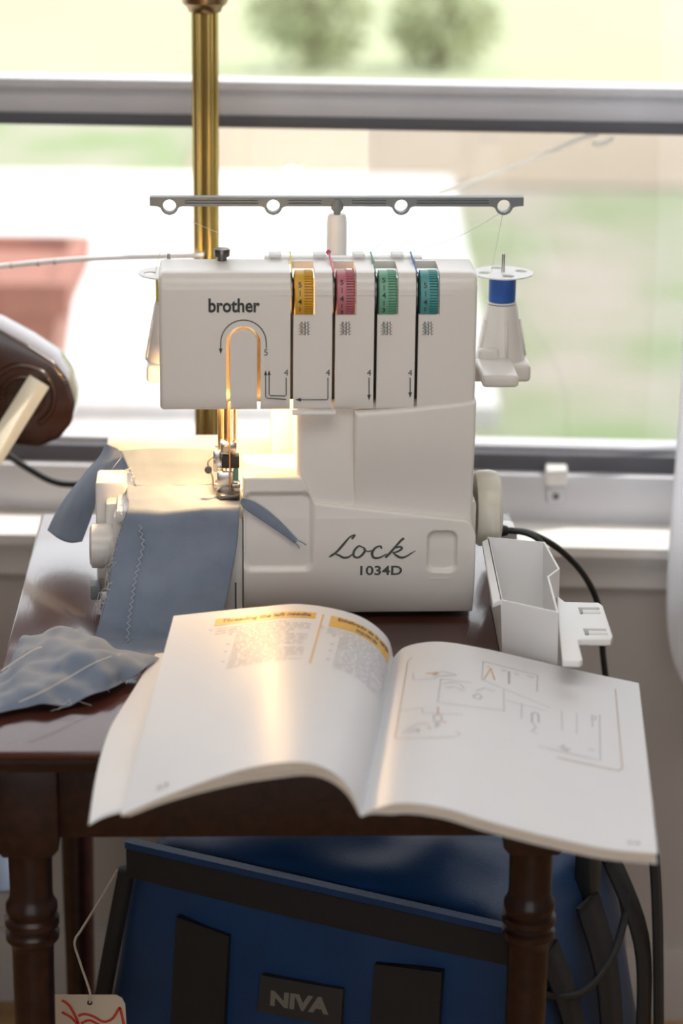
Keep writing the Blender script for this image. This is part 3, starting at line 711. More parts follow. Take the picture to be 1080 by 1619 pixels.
loft('bed_panel', [
    [mlz(345, 712, CZ_+.022), mlz(345, 728, CZ_+.014), mlz(346, 750, CZ_+.004), mlz(347, 766, CZ_+.001)],
    [mlz(300, 709, CZ_+.022), mlz(300, 728, CZ_+.013), mlz(298, 750, CZ_+.003), mlz(296, 768, CZ_+.001)],
    [mlz(245, 709, CZ_+.022), mlz(248, 728, CZ_+.013), mlz(252, 750, CZ_+.003), mlz(250, 767, CZ_+.001)],
    [mlz(190, 713, CZ_+.022), mlz(197, 728, CZ_+.015), mlz(206, 748, CZ_+.006), mlz(214, 768, CZ_+.002)],
], M['cloth'], fb, 8, 8, .0008, .0008, 50, 5)
loft('rear_drape', [
    [ml(168, 702, .150), ml(178, 706, .140), ml(190, 713, .128), ml(206, 740, .105)],
    [ml(158, 722, .150), ml(166, 722, .138), ml(178, 724, .125), ml(193, 744, .108)],
    [ml(138, 742, .150), ml(147, 742, .135), ml(156, 748, .120), ml(160, 765, .110)],
    [ml(112, 776, .150), ml(125, 776, .130), ml(140, 782, .115), ml(150, 800, .110)],
    [ml(90, 810, .150), ml(106, 812, .128), ml(126, 818, .115), ml(143, 822, .112)],
    [ml(75, 838, .150), ml(90, 850, .128), ml(110, 858, .115), ml(130, 856, .112)],
], M['cloth'], fb, 8, 7, .0008, .0010, 50, 2)
# zigzag seam down the front panel and the pale line of stitches on the fold
zz = []
path = [(227, 812), (222, 835), (226, 860), (220, 890), (214, 915), (210, 940), (206, 965), (203, 990), (202, 1015)]
P2 = crom([Vector((*p, 0)) for p in path], 5)
yl = lambda y: .009-.0125*max(0, (y-812)/40) if y < 852 else -.0045-.0065*(y-850)/40 if y < 890 else -.011-.0125*(y-890)/42 if y < 932 else -.0235-.0115*(y-932)/52
for i, p in enumerate(P2): zz.append(ml(p.x+(2.6 if i % 2 else -2.6), p.y, yl(p.y)-.0045))
tube('zigzag_stitch', zz, .00055, M['stitch'], fb, 5, smooth_path=False)
tube('seam_stitch', [tz(30, 1110, .0185), tz(70, 1092, .0195), tz(110, 1070, .0205), tz(145, 1050, .0225), tz(175, 1038, .0225), tz(190, 1035, .020)], .00040, M['whitethread'], fb, 5)
tube('loose_thread', [tz(0, 1062, .018), tz(25, 1045, .021), tz(52, 1028, .024), tz(66, 1023, .024)], .00045, M['whitethread'], fb, 5)
rnd = random.Random(4)
for i in range(26):   # frayed edge on the left of the hanging panel
    y = rnd.uniform(775, 955); x = 205-(y-775)*.20+rnd.uniform(-2, 3); d = .012-(y-790)*.00022
    a = ml(x, y, d); b = ml(x-rnd.uniform(4, 16), y+rnd.uniform(-10, 22), d-rnd.uniform(.001, .006)); c_ = ml(x-rnd.uniform(4, 22), y+rnd.uniform(10, 42), d-.004)
    tube('frayed_thread', [a, b, c_], .00018, M['whitethread'], fb, 4, 4)
for i in range(8):
    x = rnd.uniform(192, 214); y = 712+(x-190)*2.4
    a = mlz(x, y, CZ_+.012); tube('frayed_thread', [a, a+V3(rnd.uniform(-.006, .004), -.004, rnd.uniform(-.002, .006)), a+V3(rnd.uniform(-.012, .008), -.008, rnd.uniform(-.006, .006))], .0002, M['whitethread'], fb, 4, 4)
for i in range(9):
    t = rnd.random(); x = 252-160*t; y = 1042+72*t
    a = tz(x, y, .006); tube('frayed_thread', [a, a+V3(rnd.uniform(-.006, .006), -.006, -.001), a+V3(rnd.uniform(-.012, .012), -.012, -.004)], .00016, M['whitethread'], fb, 4, 4)
# trimmed-off sliver of the same cloth lying on the looper cover
trm = empty('fabric_sliver', (0, 0, 0)); tag(trm, 'narrow blue-grey cut-off sliver of cloth slanting down from the presser foot', 'fabric scrap')
def lcq(x, y, h): q = mp(x, y, 0); return MT @ Vector((q.x, lc_y(q.x, q.z)-h-.0016, q.z))
loft('sliver', [[ml(383, 787, -.003), ml(380, 794, -.003), ml(385, 803, -.003)], [lcq(402, 794, .0025), lcq(399, 802, .003), lcq(396, 811, .0025)], [lcq(425, 809, .0015), lcq(421, 817, .002), lcq(417, 825, .0015)], [lcq(448, 829, .0015), lcq(445, 835, .002), lcq(442, 841, .0015)], [lcq(470, 852, .0015), lcq(468, 855, .0018), lcq(466, 858, .0015)]], M['cloth'], trm, 4, 6, .0007)
tube('thread_end', [lcq(466, 853, .002), lcq(476, 855, .003), lcq(484, 860, .003)], .0005, M['bluecloth'], trm, 5)
tube('thread_end', [lcq(465, 856, .002), lcq(470, 860, .003), lcq(473, 865, .003)], .0005, M['bluecloth'], trm, 5)

# ------------------------------------------------------------------ open instruction manual
BS = TZ+.016
B0, B1 = onz(570, 1290, BS), onz(622, 1040, BS)
bdir = (B1-B0); BH = bdir.length; byaw = math.atan2(bdir.y, bdir.x)-math.pi/2
bk = empty('instruction_manual', B0, byaw); tag(bk, 'open white instruction manual overhanging the front of the table', 'book')
BT = Matrix.Translation(B0) @ Matrix.Rotation(byaw, 4, 'Z'); BI = BT.inverted()
def arcprof(P, n=200):
    Q = crom([Vector((a, b, 0)) for a, b in P], 24); s = [0]
    for a, b in zip(Q, Q[1:]): s.append(s[-1]+(b-a).length)
    tot = s[-1]; out = []; j = 0
    for i in range(n+1):
        t = tot*i/n
        while j < len(s)-2 and s[j+1] < t: j += 1
        k = (t-s[j])/max(s[j+1]-s[j], 1e-9); out.append(Q[j].lerp(Q[j+1], min(k, 1)))
    return out
def pageq(x, y, z): return BI @ onz(x, y, z)
LB = arcprof([(0, 0), (-.006, .017), (-.019, .031), (-.040, .037), (-.075, .031), (-.12, .013), (-.162, -.008)])
LT = arcprof([(0, 0), (-.006, .018), (-.029, .034), (-.069, .041), (-.107, .037), (-.172, .027)])
RB = arcprof([(0, 0), (.010, .006), (.028, .011), (.055, .009), (.085, .001), (.125, -.008), (.165, -.015), (.198, -.0165)])
RT_ = arcprof([(0, 0), (.010, .010), (.035, .015), (.070, .011), (.105, .004), (.145, -.004), (.190, -.012)])
def psurf(A, B, s, t, off=0.0):
    i = min(max(s, 0), 1)*200; k = min(int(i), 199); f_ = i-k
    a = A[k].lerp(A[k+1], f_); b = B[k].lerp(B[k+1], f_); p = a.lerp(b, t)
    da = (A[k+1]-A[k]).lerp(B[k+1]-B[k], t).normalized(); n = Vector((-da.y, da.x))
    if n.y < 0: n = -n
    return Vector((p.x+n.x*off, t*BH, p.y+n.y*off))
def sheet(name, A, B, off0, off1, parent, m, ns=60, nt=14, smax=1.0):
    """a block of paper between two offsets from the page surface; offsets are functions of s"""
    V, Fc = [], []
    for lay in (off0, off1):
        for i in range(ns+1):
            for j in range(nt+1): V.append(psurf(A, B, smax*i/ns, j/nt, lay(i/ns)))
    n = (ns+1)*(nt+1); q = nt+1
    for i in range(ns):
        for j in range(nt):
            a = i*q+j; Fc.append((a, a+q, a+q+1, a+1)); Fc.append((n+a, n+a+1, n+a+q+1, n+a+q))
    for i in range(ns):
        for j in (0, nt): a, b = i*q+j, (i+1)*q+j; Fc.append((a, b, n+b, n+a))
    for j in range(nt):
        for i in (0, ns): a, b = i*q+j, i*q+j+1; Fc.append((a, b, n+b, n+a))
    o = mesh(name, V, Fc, m, parent); bm = bmesh.new(); bm.from_mesh(o.data); bmesh.ops.recalc_face_normals(bm, faces=bm.faces); bm.to_mesh(o.data); bm.free()
    return autosm(o, 50)
fan = lambda s: math.sin(min(s/.5, 1)*math.pi/2)*(1-.72*sstep(.35, 1, s))
lpg = sheet('left_page', LB, LT, lambda s: 0, lambda s: -.0004, bk, M['paper'])
for k, (a, b, c_) in enumerate(((-.0006, -.0040, 1), (-.0046, -.0075, .985), (-.0084, -.0108, .975))):
    sheet('page_block', LB, LT, lambda s, a=a: -.0004+a*fan(s), lambda s, b=b: -.0005+b*fan(s), bk, M['paperedge'], 50, 6, c_)
rpg = sheet('right_page', RB, RT_, lambda s: 0, lambda s: -.0004, bk, M['paper'])
sheet('page_block', RB, RT_, lambda s: -.0005, lambda s: -.0005-.0065*sstep(0, .12, s), bk, M['paperedge'], 50, 6, .992)
sheet('back_cover', RB, RT_, lambda s: -.0005-.0068*sstep(0, .12, s), lambda s: -.0011-.0068*sstep(0, .12, s), bk, M['paper'], 50, 6, 1.0)
# sheet slipping out under the left pages
loft('lower_sheet', [
    [pageq(140, 1305, TZ+.002), pageq(165, 1292, TZ+.004), pageq(205, 1280, TZ+.006), pageq(260, 1258, TZ+.010)],
    [pageq(152, 1225, TZ+.002), pageq(185, 1215, TZ+.004), pageq(225, 1205, TZ+.006), pageq(275, 1190, TZ+.010)],
    [pageq(172, 1155, TZ+.006), pageq(200, 1150, TZ+.008), pageq(235, 1142, TZ+.009), pageq(285, 1130, TZ+.011)],
    [pageq(208, 1095, TZ+.007), pageq(230, 1090, TZ+.009), pageq(260, 1085, TZ+.010), pageq(305, 1075, TZ+.012)],
    [pageq(246, 1034, TZ+.008), pageq(262, 1032, TZ+.010), pageq(285, 1028, TZ+.012), pageq(325, 1022, TZ+.014)],
], M['paper'], bk, 6, 6, .0004)
# printing on the left page.  s: 0 at the fold, 1 at the outer edge; t: 0 bottom, 1 top
def lput(vf, off=.0003): return [psurf(LB, LT, a, b, off) for a, b in vf[0]], vf[1]
def rput(vf, off=.0003): return [psurf(RB, RT_, a, b, off) for a, b in vf[0]], vf[1]
PWL = (LB[1]-LB[0]).length*200
def strip(s0, s1, t0, t1, n=24):
    V = []; 
    for i in range(n+1): V += [(s0+(s1-s0)*i/n, t0), (s0+(s1-s0)*i/n, t1)]
    return V, [(2*i, 2*i+2, 2*i+3, 2*i+1) for i in range(n)]
def place(name, vf, fn, m, parent, off): v, f = fn(vf, off); return mesh(name, v, f, m, parent)
def fit(vf, s0, s1, t0, t1):
    """fit a text into s0 (left) .. s1 (right) and t0 .. t1"""
    xs = [a for a, b in vf[0]]; ys = [b for a, b in vf[0]]
    return [(s0+(a-min(xs))/(max(xs)-min(xs))*(s1-s0), t0+(b-min(ys))/(max(ys)-min(ys))*(t1-t0)) for a, b in vf[0]], vf[1]
place('heading_bar', strip(.815, .405, .905, .948), lput, M['barprint'], lpg, .0002)
place('heading_text', fit(text2d('Threading the left needle', 1, .015, .15), .785, .425, .912, .940), lput, M['ink'], lpg, .0004)
place('heading_bar', strip(.345, .045, .868, .945), lput, M['barprint'], lpg, .0002)
place('heading_text', merge2d([fit(text2d('Enhebrado de la aguja', 1, .015, .15), .315, .070, .910, .940), fit(text2d('izquierda', 1, .015, .15), .235, .135, .876, .906)]), lput, M['ink'], lpg, .0004)
place('column_rule', strip(.380, .374, .60, .945, 2), lput, M['barprint'], lpg, .0002)
def textblock(s0, s1, t_top, lines, indent, rn, step=.0150, h=.0036):
    parts = []; t = t_top
    for k in range(lines):
        ind = 0 if k < 3 else indent; s = s0-ind; end = s1+(rn.uniform(.0, .12) if rn.random() < .3 else 0)
        if k in (0, 3, 7, 10, 14, 18): parts.append(strip(s+.030, s+.018, t, t+h, 1))
        while s > end:
            wd = rn.uniform(.018, .055); e = max(s-wd, end); c = s
            while c > e: l_ = rn.uniform(.0045, .0075); parts.append(strip(c, max(c-l_, e), t, t+h*rn.uniform(.75, 1.25), 1)); c -= l_+.0022
            s = e-.0085
        t -= step
    return merge2d(parts)
place('body_text', textblock(.80, .415, .880, 18, .09, random.Random(1)), lput, M['textprint'], lpg, .0003)
place('body_text', textblock(.345, .030, .850, 18, .055, random.Random(2)), lput, M['textprint'], lpg, .0003)
place('page_number', fit(text2d('23', 1, .02), .87, .82, .045, .065), lput, M['drawprint'], lpg, .0003)
# the threading drawing on the right page, traced as lines on the paper
def rst(x, y):
    """page coordinates of a photographed point of the right page"""
    s, t = .5, .6
    d = BI.to_3x3() @ ray(x, y); o = BI @ O
    def err(s, t):
        p = psurf(RB, RT_, s, t)-o; k = p.dot(d)/d.dot(d); e = p-d*k
        ux = Vector((1, 0, 0)); ux = (ux-d*ux.dot(d)).normalized(); uy = d.cross(ux).normalized()
        return e.dot(ux), e.dot(uy)
    for _ in range(14):
        e0 = err(s, t); h = 1e-3; ea = err(s+h, t); eb = err(s, t+h)
        a, b, c, dd = (ea[0]-e0[0])/h, (eb[0]-e0[0])/h, (ea[1]-e0[1])/h, (eb[1]-e0[1])/h
        det = a*dd-b*c
        if abs(det) < 1e-9: break
        ds, dt = (e0[0]*dd-b*e0[1])/det, (a*e0[1]-c*e0[0])/det
        s = min(max(s-max(-.2, min(.2, ds)), .01), .99); t = min(max(t-max(-.2, min(.2, dt)), .01), .99)
    return s*.2, t*BH
def rline(P, wd=.0006, n=6):
    Q = []
    for a, b in zip(P, P[1:]):
        for k in range(n): Q.append((a[0]+(b[0]-a[0])*k/n, a[1]+(b[1]-a[1])*k/n))
    Q.append(P[-1]); v, f = ribbon2d([rst(*q) for q in Q], wd)
    return [(a/.2, b/BH) for a, b in v], f
place('drawing_border', merge2d([rline([(625, 1168), (645, 1046), (652, 1040)], .0007), rline([(625, 1168), (720, 1166)], .0006), rline([(973, 1090), (984, 1215), (978, 1219), (880, 1198)], .0008)]), rput, M['lineprint'], rpg, .0003)
place('drawing_frames', merge2d([
    rline([(653, 1065), (654, 1076), (690, 1073)], .0005), rline([(697, 1074), (692, 1111)], .0005), rline([(697, 1074), (745, 1080)], .0005), rline([(692, 1111), (796, 1124)], .0005), rline([(796, 1091), (797, 1126)], .0005),
    rline([(764, 1046), (762, 1075)], .0006), rline([(764, 1046), (850, 1068)], .0006), rline([(850, 1068), (849, 1094)], .0006), rline([(804, 1062), (804, 1082)], .0008), rline([(806, 1062), (806, 1082)], .0005),
    rline([(762, 1075), (870, 1120)], .0005), rline([(825, 1113), (824, 1137)], .0005), rline([(800, 1108), (862, 1124)], .0005), rline([(888, 1124), (889, 1155)], .0004), rline([(912, 1128), (912, 1160)], .0004), rline([(936, 1131), (937, 1150)], .0006),
    rline([(948, 1131), (949, 1203), (850, 1180)], .0006), rline([(632, 1124), (668, 1120), (668, 1128), (732, 1130)], .0005)]), rput, M['drawprint'], rpg, .0003)
for dt_ in [
    rline([(684, 1066), (700, 1062), (716, 1066), (722, 1068), (706, 1069), (690, 1070), (684, 1066)], .0006, 3), rline([(700, 1082), (714, 1079), (728, 1082), (734, 1090)], .0005, 3), rline([(704, 1088), (720, 1086), (732, 1093)], .0005, 3),
    rline([(748, 1100), (756, 1097), (762, 1102), (758, 1106), (750, 1104), (748, 1100)], .0007, 3), rline([(752, 1093), (766, 1088), (782, 1094)], .0005, 3),
    rline([(686, 1131), (698, 1131), (698, 1141), (686, 1141), (686, 1131)], .0008, 2), rline([(690, 1141), (690, 1151)], .0010, 2), rline([(694, 1141), (694, 1149)], .0006, 2), rline([(692, 1118), (692, 1131)], .0005, 2),
    rline([(636, 1160), (650, 1150), (664, 1144), (678, 1146)], .0007, 3), rline([(644, 1160), (656, 1152), (662, 1156)], .0007, 3), rline([(650, 1160), (664, 1152), (660, 1160)], .0006, 3),
    rline([(841, 1143), (841, 1128), (846, 1127), (851, 1129), (852, 1143)], .0010, 3), rline([(842, 1143), (848, 1150), (840, 1157), (850, 1160)], .0006, 3), rline([(720, 1156), (728, 1160), (722, 1164)], .0005, 3),
    rline([(884, 1183), (892, 1178), (889, 1187), (897, 1182), (894, 1189), (902, 1184)], .0006, 2), rline([(930, 1185), (940, 1187)], .0008, 2), rline([(934, 1132), (942, 1133), (941, 1139), (934, 1138)], .0007, 2),
    rline([(769, 1054), (775, 1056)], .0008, 2), rline([(793, 1060), (800, 1061)], .0008, 2), rline([(813, 1065), (820, 1067)], .0008, 2), rline([(834, 1069), (844, 1072)], .0008, 2)]: place('drawing_detail', dt_, rput, M['drawprint'], rpg, .0003)
place('drawing_accents', merge2d([rline([(674, 1065), (688, 1065)], .0010, 2), rline([(688, 1063), (692, 1065), (688, 1067)], .0010, 2), rline([(776, 1057), (765, 1075)], .0009, 3), rline([(776, 1057), (782, 1076)], .0009, 3),
    rline([(693, 1118), (693, 1131)], .0005, 2), rline([(700, 1142), (706, 1143)], .0012, 2), rline([(676, 1151), (682, 1152)], .0012, 2)]), rput, M['orangeprint'], rpg, .0004)
v, f = text2d('24', 1, .02); place('page_number', fit((v, f), .90, .945, .035, .050), rput, M['drawprint'], rpg, .0003)

# ------------------------------------------------------------------ thread waste bin with its hanger
wb = empty('waste_bin', (0, 0, 0)); tag(wb, 'open white plastic trimmings bin at the table edge, right of the machine', 'bin')
RZ_ = TZ+.058
def wq(x, y, z=RZ_): return onz(x, y, z)
rim = [wq(797, 962), wq(883, 981), wq(868, 925), wq(885, 912), wq(862, 870), wq(776, 862)]          # inner rim, from the front left
botz = TZ+.001
cx_ = sum((p for p in rim), Vector())/6
def lower(p, k=.94): q = cx_+(p-cx_)*k; return Vector((q.x+.002, q.y, botz))
th = .0016
def wallbin():
    bm = bmesh.new(); n = len(rim)
    def out(i):
        a, b, c_ = rim[i-1], rim[i], rim[(i+1) % n]
        n1 = Vector(((b-a).y, -(b-a).x, 0)).normalized(); n2 = Vector(((c_-b).y, -(c_-b).x, 0)).normalized()
        q = (n1+n2); q = q.normalized()/max(.5, q.normalized().dot(n1)); return q*th
    it = [bm.verts.new(p) for p in rim]; ot = [bm.verts.new(p+out(i)) for i, p in enumerate(rim)]
    ib = [bm.verts.new(lower(p)+V3(0, 0, th)) for p in rim]; ob = [bm.verts.new(lower(p)+out(i)) for i, p in enumerate(rim)]
    for i in range(n):
        j = (i+1) % n
        bm.faces.new((it[i], it[j], ib[j], ib[i])); bm.faces.new((ot[j], ot[i], ob[i], ob[j])); bm.faces.new((it[j], it[i], ot[i], ot[j]))
    bm.faces.new(ib); bm.faces.new(ob[::-1])
    bmesh.ops.recalc_face_normals(bm, faces=bm.faces); return bmobj('bin_body', bm, M['plastic2'], wb)
wallbin(); wb.location.y = .020
f0, f1, f2, f3 = wq(797, 962), wq(776, 862), wq(764, 868), wq(781, 968)
bm = bmesh.new()
va = [bm.verts.new(p) for p in (f0, f1, f2, f3)]; vb = [bm.verts.new(p-V3(0, 0, .004)) for p in (f0, f1, f2, f3)]
bm.faces.new(va); bm.faces.new(vb[::-1])
for i in range(4): bm.faces.new((va[i], va[(i+1) % 4], vb[(i+1) % 4], vb[i]))
bmesh.ops.recalc_face_normals(bm, faces=bm.faces); bevel_all(bm, .0008); bmobj('side_lip', bm, M['plastic2'], wb)
hz = TZ+.036
h_ol = [onz(884, 955, hz), onz(897, 965, hz), onz(950, 966, hz), onz(957, 971, hz), onz(973, 1020, hz), onz(970, 1026, hz), onz(917, 1026, hz), onz(925, 1058, hz), onz(920, 1061, hz), onz(893, 1060, hz), onz(887, 1005, hz)]
hg = prism('hanger_plate', [(p.x, p.y) for p in h_ol], hz-.005, hz, M['plastic2'], wb, 'XY', .0008)
cut = []
for q in (((917, 974), (951, 974), (954, 985), (921, 985)), ((925, 1008), (962, 1008), (965, 1019), (929, 1019))):
    P_ = [onz(*a, hz) for a in q]; cut.append(prism('c', [(p.x, p.y) for p in P_], hz-.02, hz+.02, None, None, 'XY'))
boolcut(hg, cut)
for q in ((937, 980), (947, 1014)):
    p = onz(*q, hz); lathe('hook', [(.0058, -.007), (.0058, .007)], M['plastic2'], hg, 20, Matrix.Translation((p.x+.001, p.y+.001, hz-.0055)), 'X')

# ------------------------------------------------------------------ machine's power cord
pcd = empty('power_cord', (0, 0, 0)); tag(pcd, 'black power cord arching from the machine and falling past the table', 'cord')
c0 = ml(792, 839, .13)
def cy(x, y, Y): return ony(x, y, Y)
lathe('plug', [(.0048, 0), (.0052, .004), (.0040, .008)], M['rubber'], pcd, 16, Matrix.Translation(c0+V3(-.002, 0, 0)) @ Matrix.Rotation(MYAW, 4, 'Z'), 'X')
tube('cable', [c0, cy(812, 839, c0.y), cy(840, 844, c0.y+.01), cy(880, 865, c0.y+.03), cy(915, 898, c0.y+.05), cy(938, 935, c0.y+.06), cy(950, 975, c0.y+.065), cy(953, 1030, c0.y+.065), cy(960, 1090, c0.y+.065), cy(968, 1180, c0.y+.06), cy(975, 1300, c0.y+.06), cy(979, 1400, 2.18), cy(985, 1500, 2.20), cy(998, 1610, 2.22), cy(1010, 1675, 2.24), V3(.36, 2.30, .004), V3(.50, 2.36, .004)], .0029, M['rubber'], pcd, 10, 6)
tube('branch_cable', [c0+V3(.004, .0, 0), cy(828, 842, c0.y-.003), cy(850, 852, c0.y-.006), cy(861, 868, c0.y-.010), cy(866, 890, c0.y-.010), cy(868, 930, c0.y+.002), cy(872, 990, c0.y+.01)], .0026, M['rubber'], pcd, 10, 6)

# ------------------------------------------------------------------ brass floor lamp
LYW = 2.345; lpx = ony(326.5, 420, LYW).x; lpt = ony(326.5, 18, LYW).z
fl = empty('floor_lamp', (lpx, LYW, 0)); tag(fl, 'tall fluted brass lamp pole standing behind the machine', 'lamp')
V, Fc = [], []; n = 96; zs = [.02, .3, .6, .9, lpt+.01]
for z in zs:
    for k in range(n):
        a = 2*math.pi*k/n; r = .0122-.0016*abs(math.sin(a*6))**.7*.9
        V.append((r*math.cos(a), r*math.sin(a), z))
for i in range(len(zs)-1):
    for k in range(n): Fc.append((i*n+k, i*n+(k+1) % n, (i+1)*n+(k+1) % n, (i+1)*n+k))
autosm(mesh('pole', V, Fc, M['brass'], fl), 60)
lathe('collar', [(.0125, lpt-.001), (.015, lpt), (.0165, lpt+.004), (.0210, lpt+.008), (.0215, lpt+.012), (.025, lpt+.022), (.026, lpt+.034), (.014, lpt+.046), (.010, lpt+.30)], M['darkbrass'], fl, 40)
lathe('base', [(.11, 0), (.11, .010), (.10, .016), (.05, .022), (.03, .030), (.016, .05)], M['brass'], fl, 48)
lathe('shade', [(.10, lpt+.62), (.20, lpt+.34), (.197, lpt+.34), (.097, lpt+.62)], M['curtain'], fl, 48)
# thin white cord tied to the pole
wc = empty('white_cord', (0, 0, 0)); tag(wc, 'thin white knotted cord stretched from the lamp pole to the left', 'cord')
a_, b_, c_, d_ = ony(322, 404, 2.331), ony(140, 409, 2.33), ony(0, 421, 2.33), ony(-160, 440, 2.33)
tube('cord', [a_, b_, c_, d_], .0026, M['whitecord'], wc, 8, 8)
for q in ((18, 419.5), (60, 416), (86, 413.5)): 
    p = ony(*q, 2.33); lathe('knot', [(.002, -.0018), (.0033, 0), (.002, .0018)], M['drawprint'], wc, 10, Matrix.Translation(p), 'X')
# ------------------------------------------------------------------ armchair with scrolled arm, mostly out of frame
ch = empty('armchair', (0, 0, 0)); tag(ch, 'dark walnut armchair with a scrolled arm end at the left edge', 'armchair')
AY = 2.335; sc = ony(62, 620, AY)
def sp_(r0, r1, a0, a1, n): return [(sc.x+(r0+(r1-r0)*i/n)*math.cos(a0+(a1-a0)*i/n), sc.z+(r0+(r1-r0)*i/n)*math.sin(a0+(a1-a0)*i/n)) for i in range(n+1)]
top0 = ony(-260, 430, AY); tl = ony(0, 508, AY)
armo = [(top0.x, top0.z), (tl.x, tl.z)]+[(ony(x, y, AY).x, ony(x, y, AY).z) for x, y in ((50, 535), (92, 562), (113, 590), (124, 625), (118, 658), (98, 682), (66, 695), (30, 692), (4, 676), (-10, 648), (-14, 610), (-30, 585), (-80, 575))]+[(top0.x, top0.z-.07)]
prism('arm', armo, AY-.028, AY+.028, M['chairwood'], ch, 'XZ', .004, 3)
for r_, w_ in ((.030, .0028), (.019, .0026)):   # carved rings of the scroll
    q = [V3(sc.x-.012+r_*math.cos(R(t)), AY-.030, sc.z+.004+r_*math.sin(R(t))) for t in range(-60, 205, 15)]
    tube('scroll_ridge', q, w_, M['chairwood'], ch, 8, 3)
for x in (top0.x+.03, top0.x+.5):
    for y in (AY-.015, AY-.50): lathe('leg', [(.012, 0), (.018, .1), (.02, .40), (.018, top0.z-.03)], M['chairwood'], ch, 20, Matrix.Translation((x-.55, y, 0)))
box('seat', top0.x-.58, -.338, AY-.53, AY-.06, .43, .49, M['chairwood'], ch, .01)
box('arm_post', top0.x-.035, top0.x+.005, AY-.022, AY+.022, .44, top0.z-.02, M['chairwood'], ch, .004)
# pale slat leaning in front of the arm
ps = prism('pale_slat', [(0, 0), (.012, 0), (.012, .006), (0, .006)], 0, .5, M['palewood'], None, 'XY', .0006)
a_, b_ = ony(46, 592, AY-.040), ony(-150, 905, AY-.10)
b_ = a_+(b_-a_)*(a_.z-.512)/(a_.z-b_.z)   # its foot rests on the chair seat
dz = (a_-b_).normalized(); yx = Vector((.75, -.66, 0)); yx = (yx-dz*yx.dot(dz)).normalized()
Mr = Matrix((yx, dz.cross(yx), dz)).transposed().to_4x4(); Mr.translation = b_
ps.matrix_world = Mr @ Matrix.Diagonal((1.6, 2.2, (a_-b_).length/.5, 1)); tag(ps, 'pale bare wooden slat leaning against the scrolled chair arm', 'slat')
# black lamp cord on the left
tag(tube('lamp_cord', [ony(-40, 690, 2.40), ony(0, 712, 2.40), ony(40, 738, 2.40), ony(80, 760, 2.39), ony(115, 766, 2.38), ony(170, 762, 2.37), ony(240, 790, 2.36), V3(lpx-.03, 2.365, .3), V3(lpx-.05, 2.40, .004)], .0034, M['rubber'], None, 10, 8), 'black lamp cord sagging under the window at the left', 'cord')

# ------------------------------------------------------------------ curtain, streak on the glass
cp = []
for y, x in ((-200, 1086), (0, 1082), (360, 1076), (560, 1070), (700, 1062), (850, 1050), (960, 1046), (1030, 1052), (1075, 1068), (1092, 1082)):
    e = ony(x, y, 2.36); row = []
    for k in range(9): row.append(Vector((e.x+.006+k*.028, 2.36+.014*math.sin(k*2.1+.3)+.004*k, e.z-.02*math.sin(min(k, 3)/3*1.5)*(1 if y > 1050 else 0))))
    cp.append(row)
tag(loft('curtain', cp, M['curtain'], None, 5, 5, .0012), 'white sheer curtain hanging at the right edge of the window', 'curtain')
tp = empty('glass_streak', (0, 0, 0)); tag(tp, 'pale streak slanting across the window glass', 'tape')  # pale streak on the glass, built as thin solid strips
def gp(x, y): return WT @ wz(x, y, .078)
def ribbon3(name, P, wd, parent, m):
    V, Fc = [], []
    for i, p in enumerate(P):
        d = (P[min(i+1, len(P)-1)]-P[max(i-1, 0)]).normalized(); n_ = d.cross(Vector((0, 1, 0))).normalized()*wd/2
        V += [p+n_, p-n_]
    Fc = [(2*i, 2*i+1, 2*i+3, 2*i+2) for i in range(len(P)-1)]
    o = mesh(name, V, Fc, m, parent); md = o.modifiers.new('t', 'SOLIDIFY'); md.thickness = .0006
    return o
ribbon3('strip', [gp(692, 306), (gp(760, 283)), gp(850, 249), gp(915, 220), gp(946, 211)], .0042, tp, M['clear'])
ribbon3('streak_end', [gp(936, 228), gp(955, 227), gp(970, 218)], .0050, tp, M['clear'])

# ------------------------------------------------------------------ blue bag under the table
gl = onz(203, 1338, .425); gr = onz(818, 1478, .425)
u = Vector((gr.x-gl.x, gr.y-gl.y, 0)); BL = u.length; u.normalize(); wv = Vector((-u.y, u.x, 0)); gyaw = math.atan2(u.y, u.x)
bag = empty('cooler_bag', (gl.x, gl.y, 0), gyaw); tag(bag, 'blue nylon bag with black straps standing under the table', 'bag')
GT = Matrix.Translation((gl.x, gl.y, 0)) @ Matrix.Rotation(gyaw, 4, 'Z'); GI = GT.inverted()
GD, GH = .235, .425
def gq(x, y, ly=0.0):
    d = GI.to_3x3() @ ray(x, y); o = GI @ O; return o+d*((ly-o.y)/d.y)
def fbulge(x, z):   # how far the front face bellies out (towards -y)
    return -.020*math.sin(min(max(x/BL, 0), 1)*math.pi)*math.sin(min(max(z/GH, 0), 1)*math.pi)
bm = bmesh.new(); bmesh.ops.create_cube(bm, size=1); bmesh.ops.subdivide_edges(bm, edges=list(bm.edges), cuts=30, use_grid_fill=True)
for v in bm.verts:
    c = v.co; x, y, z = c.x*2, c.y*2, c.z*2
    k = 13.0; nrm = (abs(x)**k+abs(y)**k+abs(z)**k)**(1/k); f_ = max(abs(x), abs(y), abs(z))/nrm
    x, y, z = x*f_, y*f_, z*f_
    X, Y, Z = (x+1)/2*BL, (y+1)/2*GD, (z+1)/2*GH
    fl_ = 1-Z/GH
    X += .085*fl_*(-1 if x < 0 else 1)*abs(x)**3
    if y < 0: Y += fbulge(X, Z)*abs(y)**2
    if z > 0:
        Z += (.030*(1-x*x)*(1-y*y*.8)+.012*mnoise.noise(Vector((X*17, Y*14, 3)))*(1-max(abs(x), abs(y))**6))*z**3
    nn = mnoise.noise(Vector((X*16, Y*16, Z*16)))
    Y += .004*nn; Z += .002*nn
    v.co = (X, Y, Z)
autosm(bmobj('bag_body', bm, M['bag'], bag), 60)
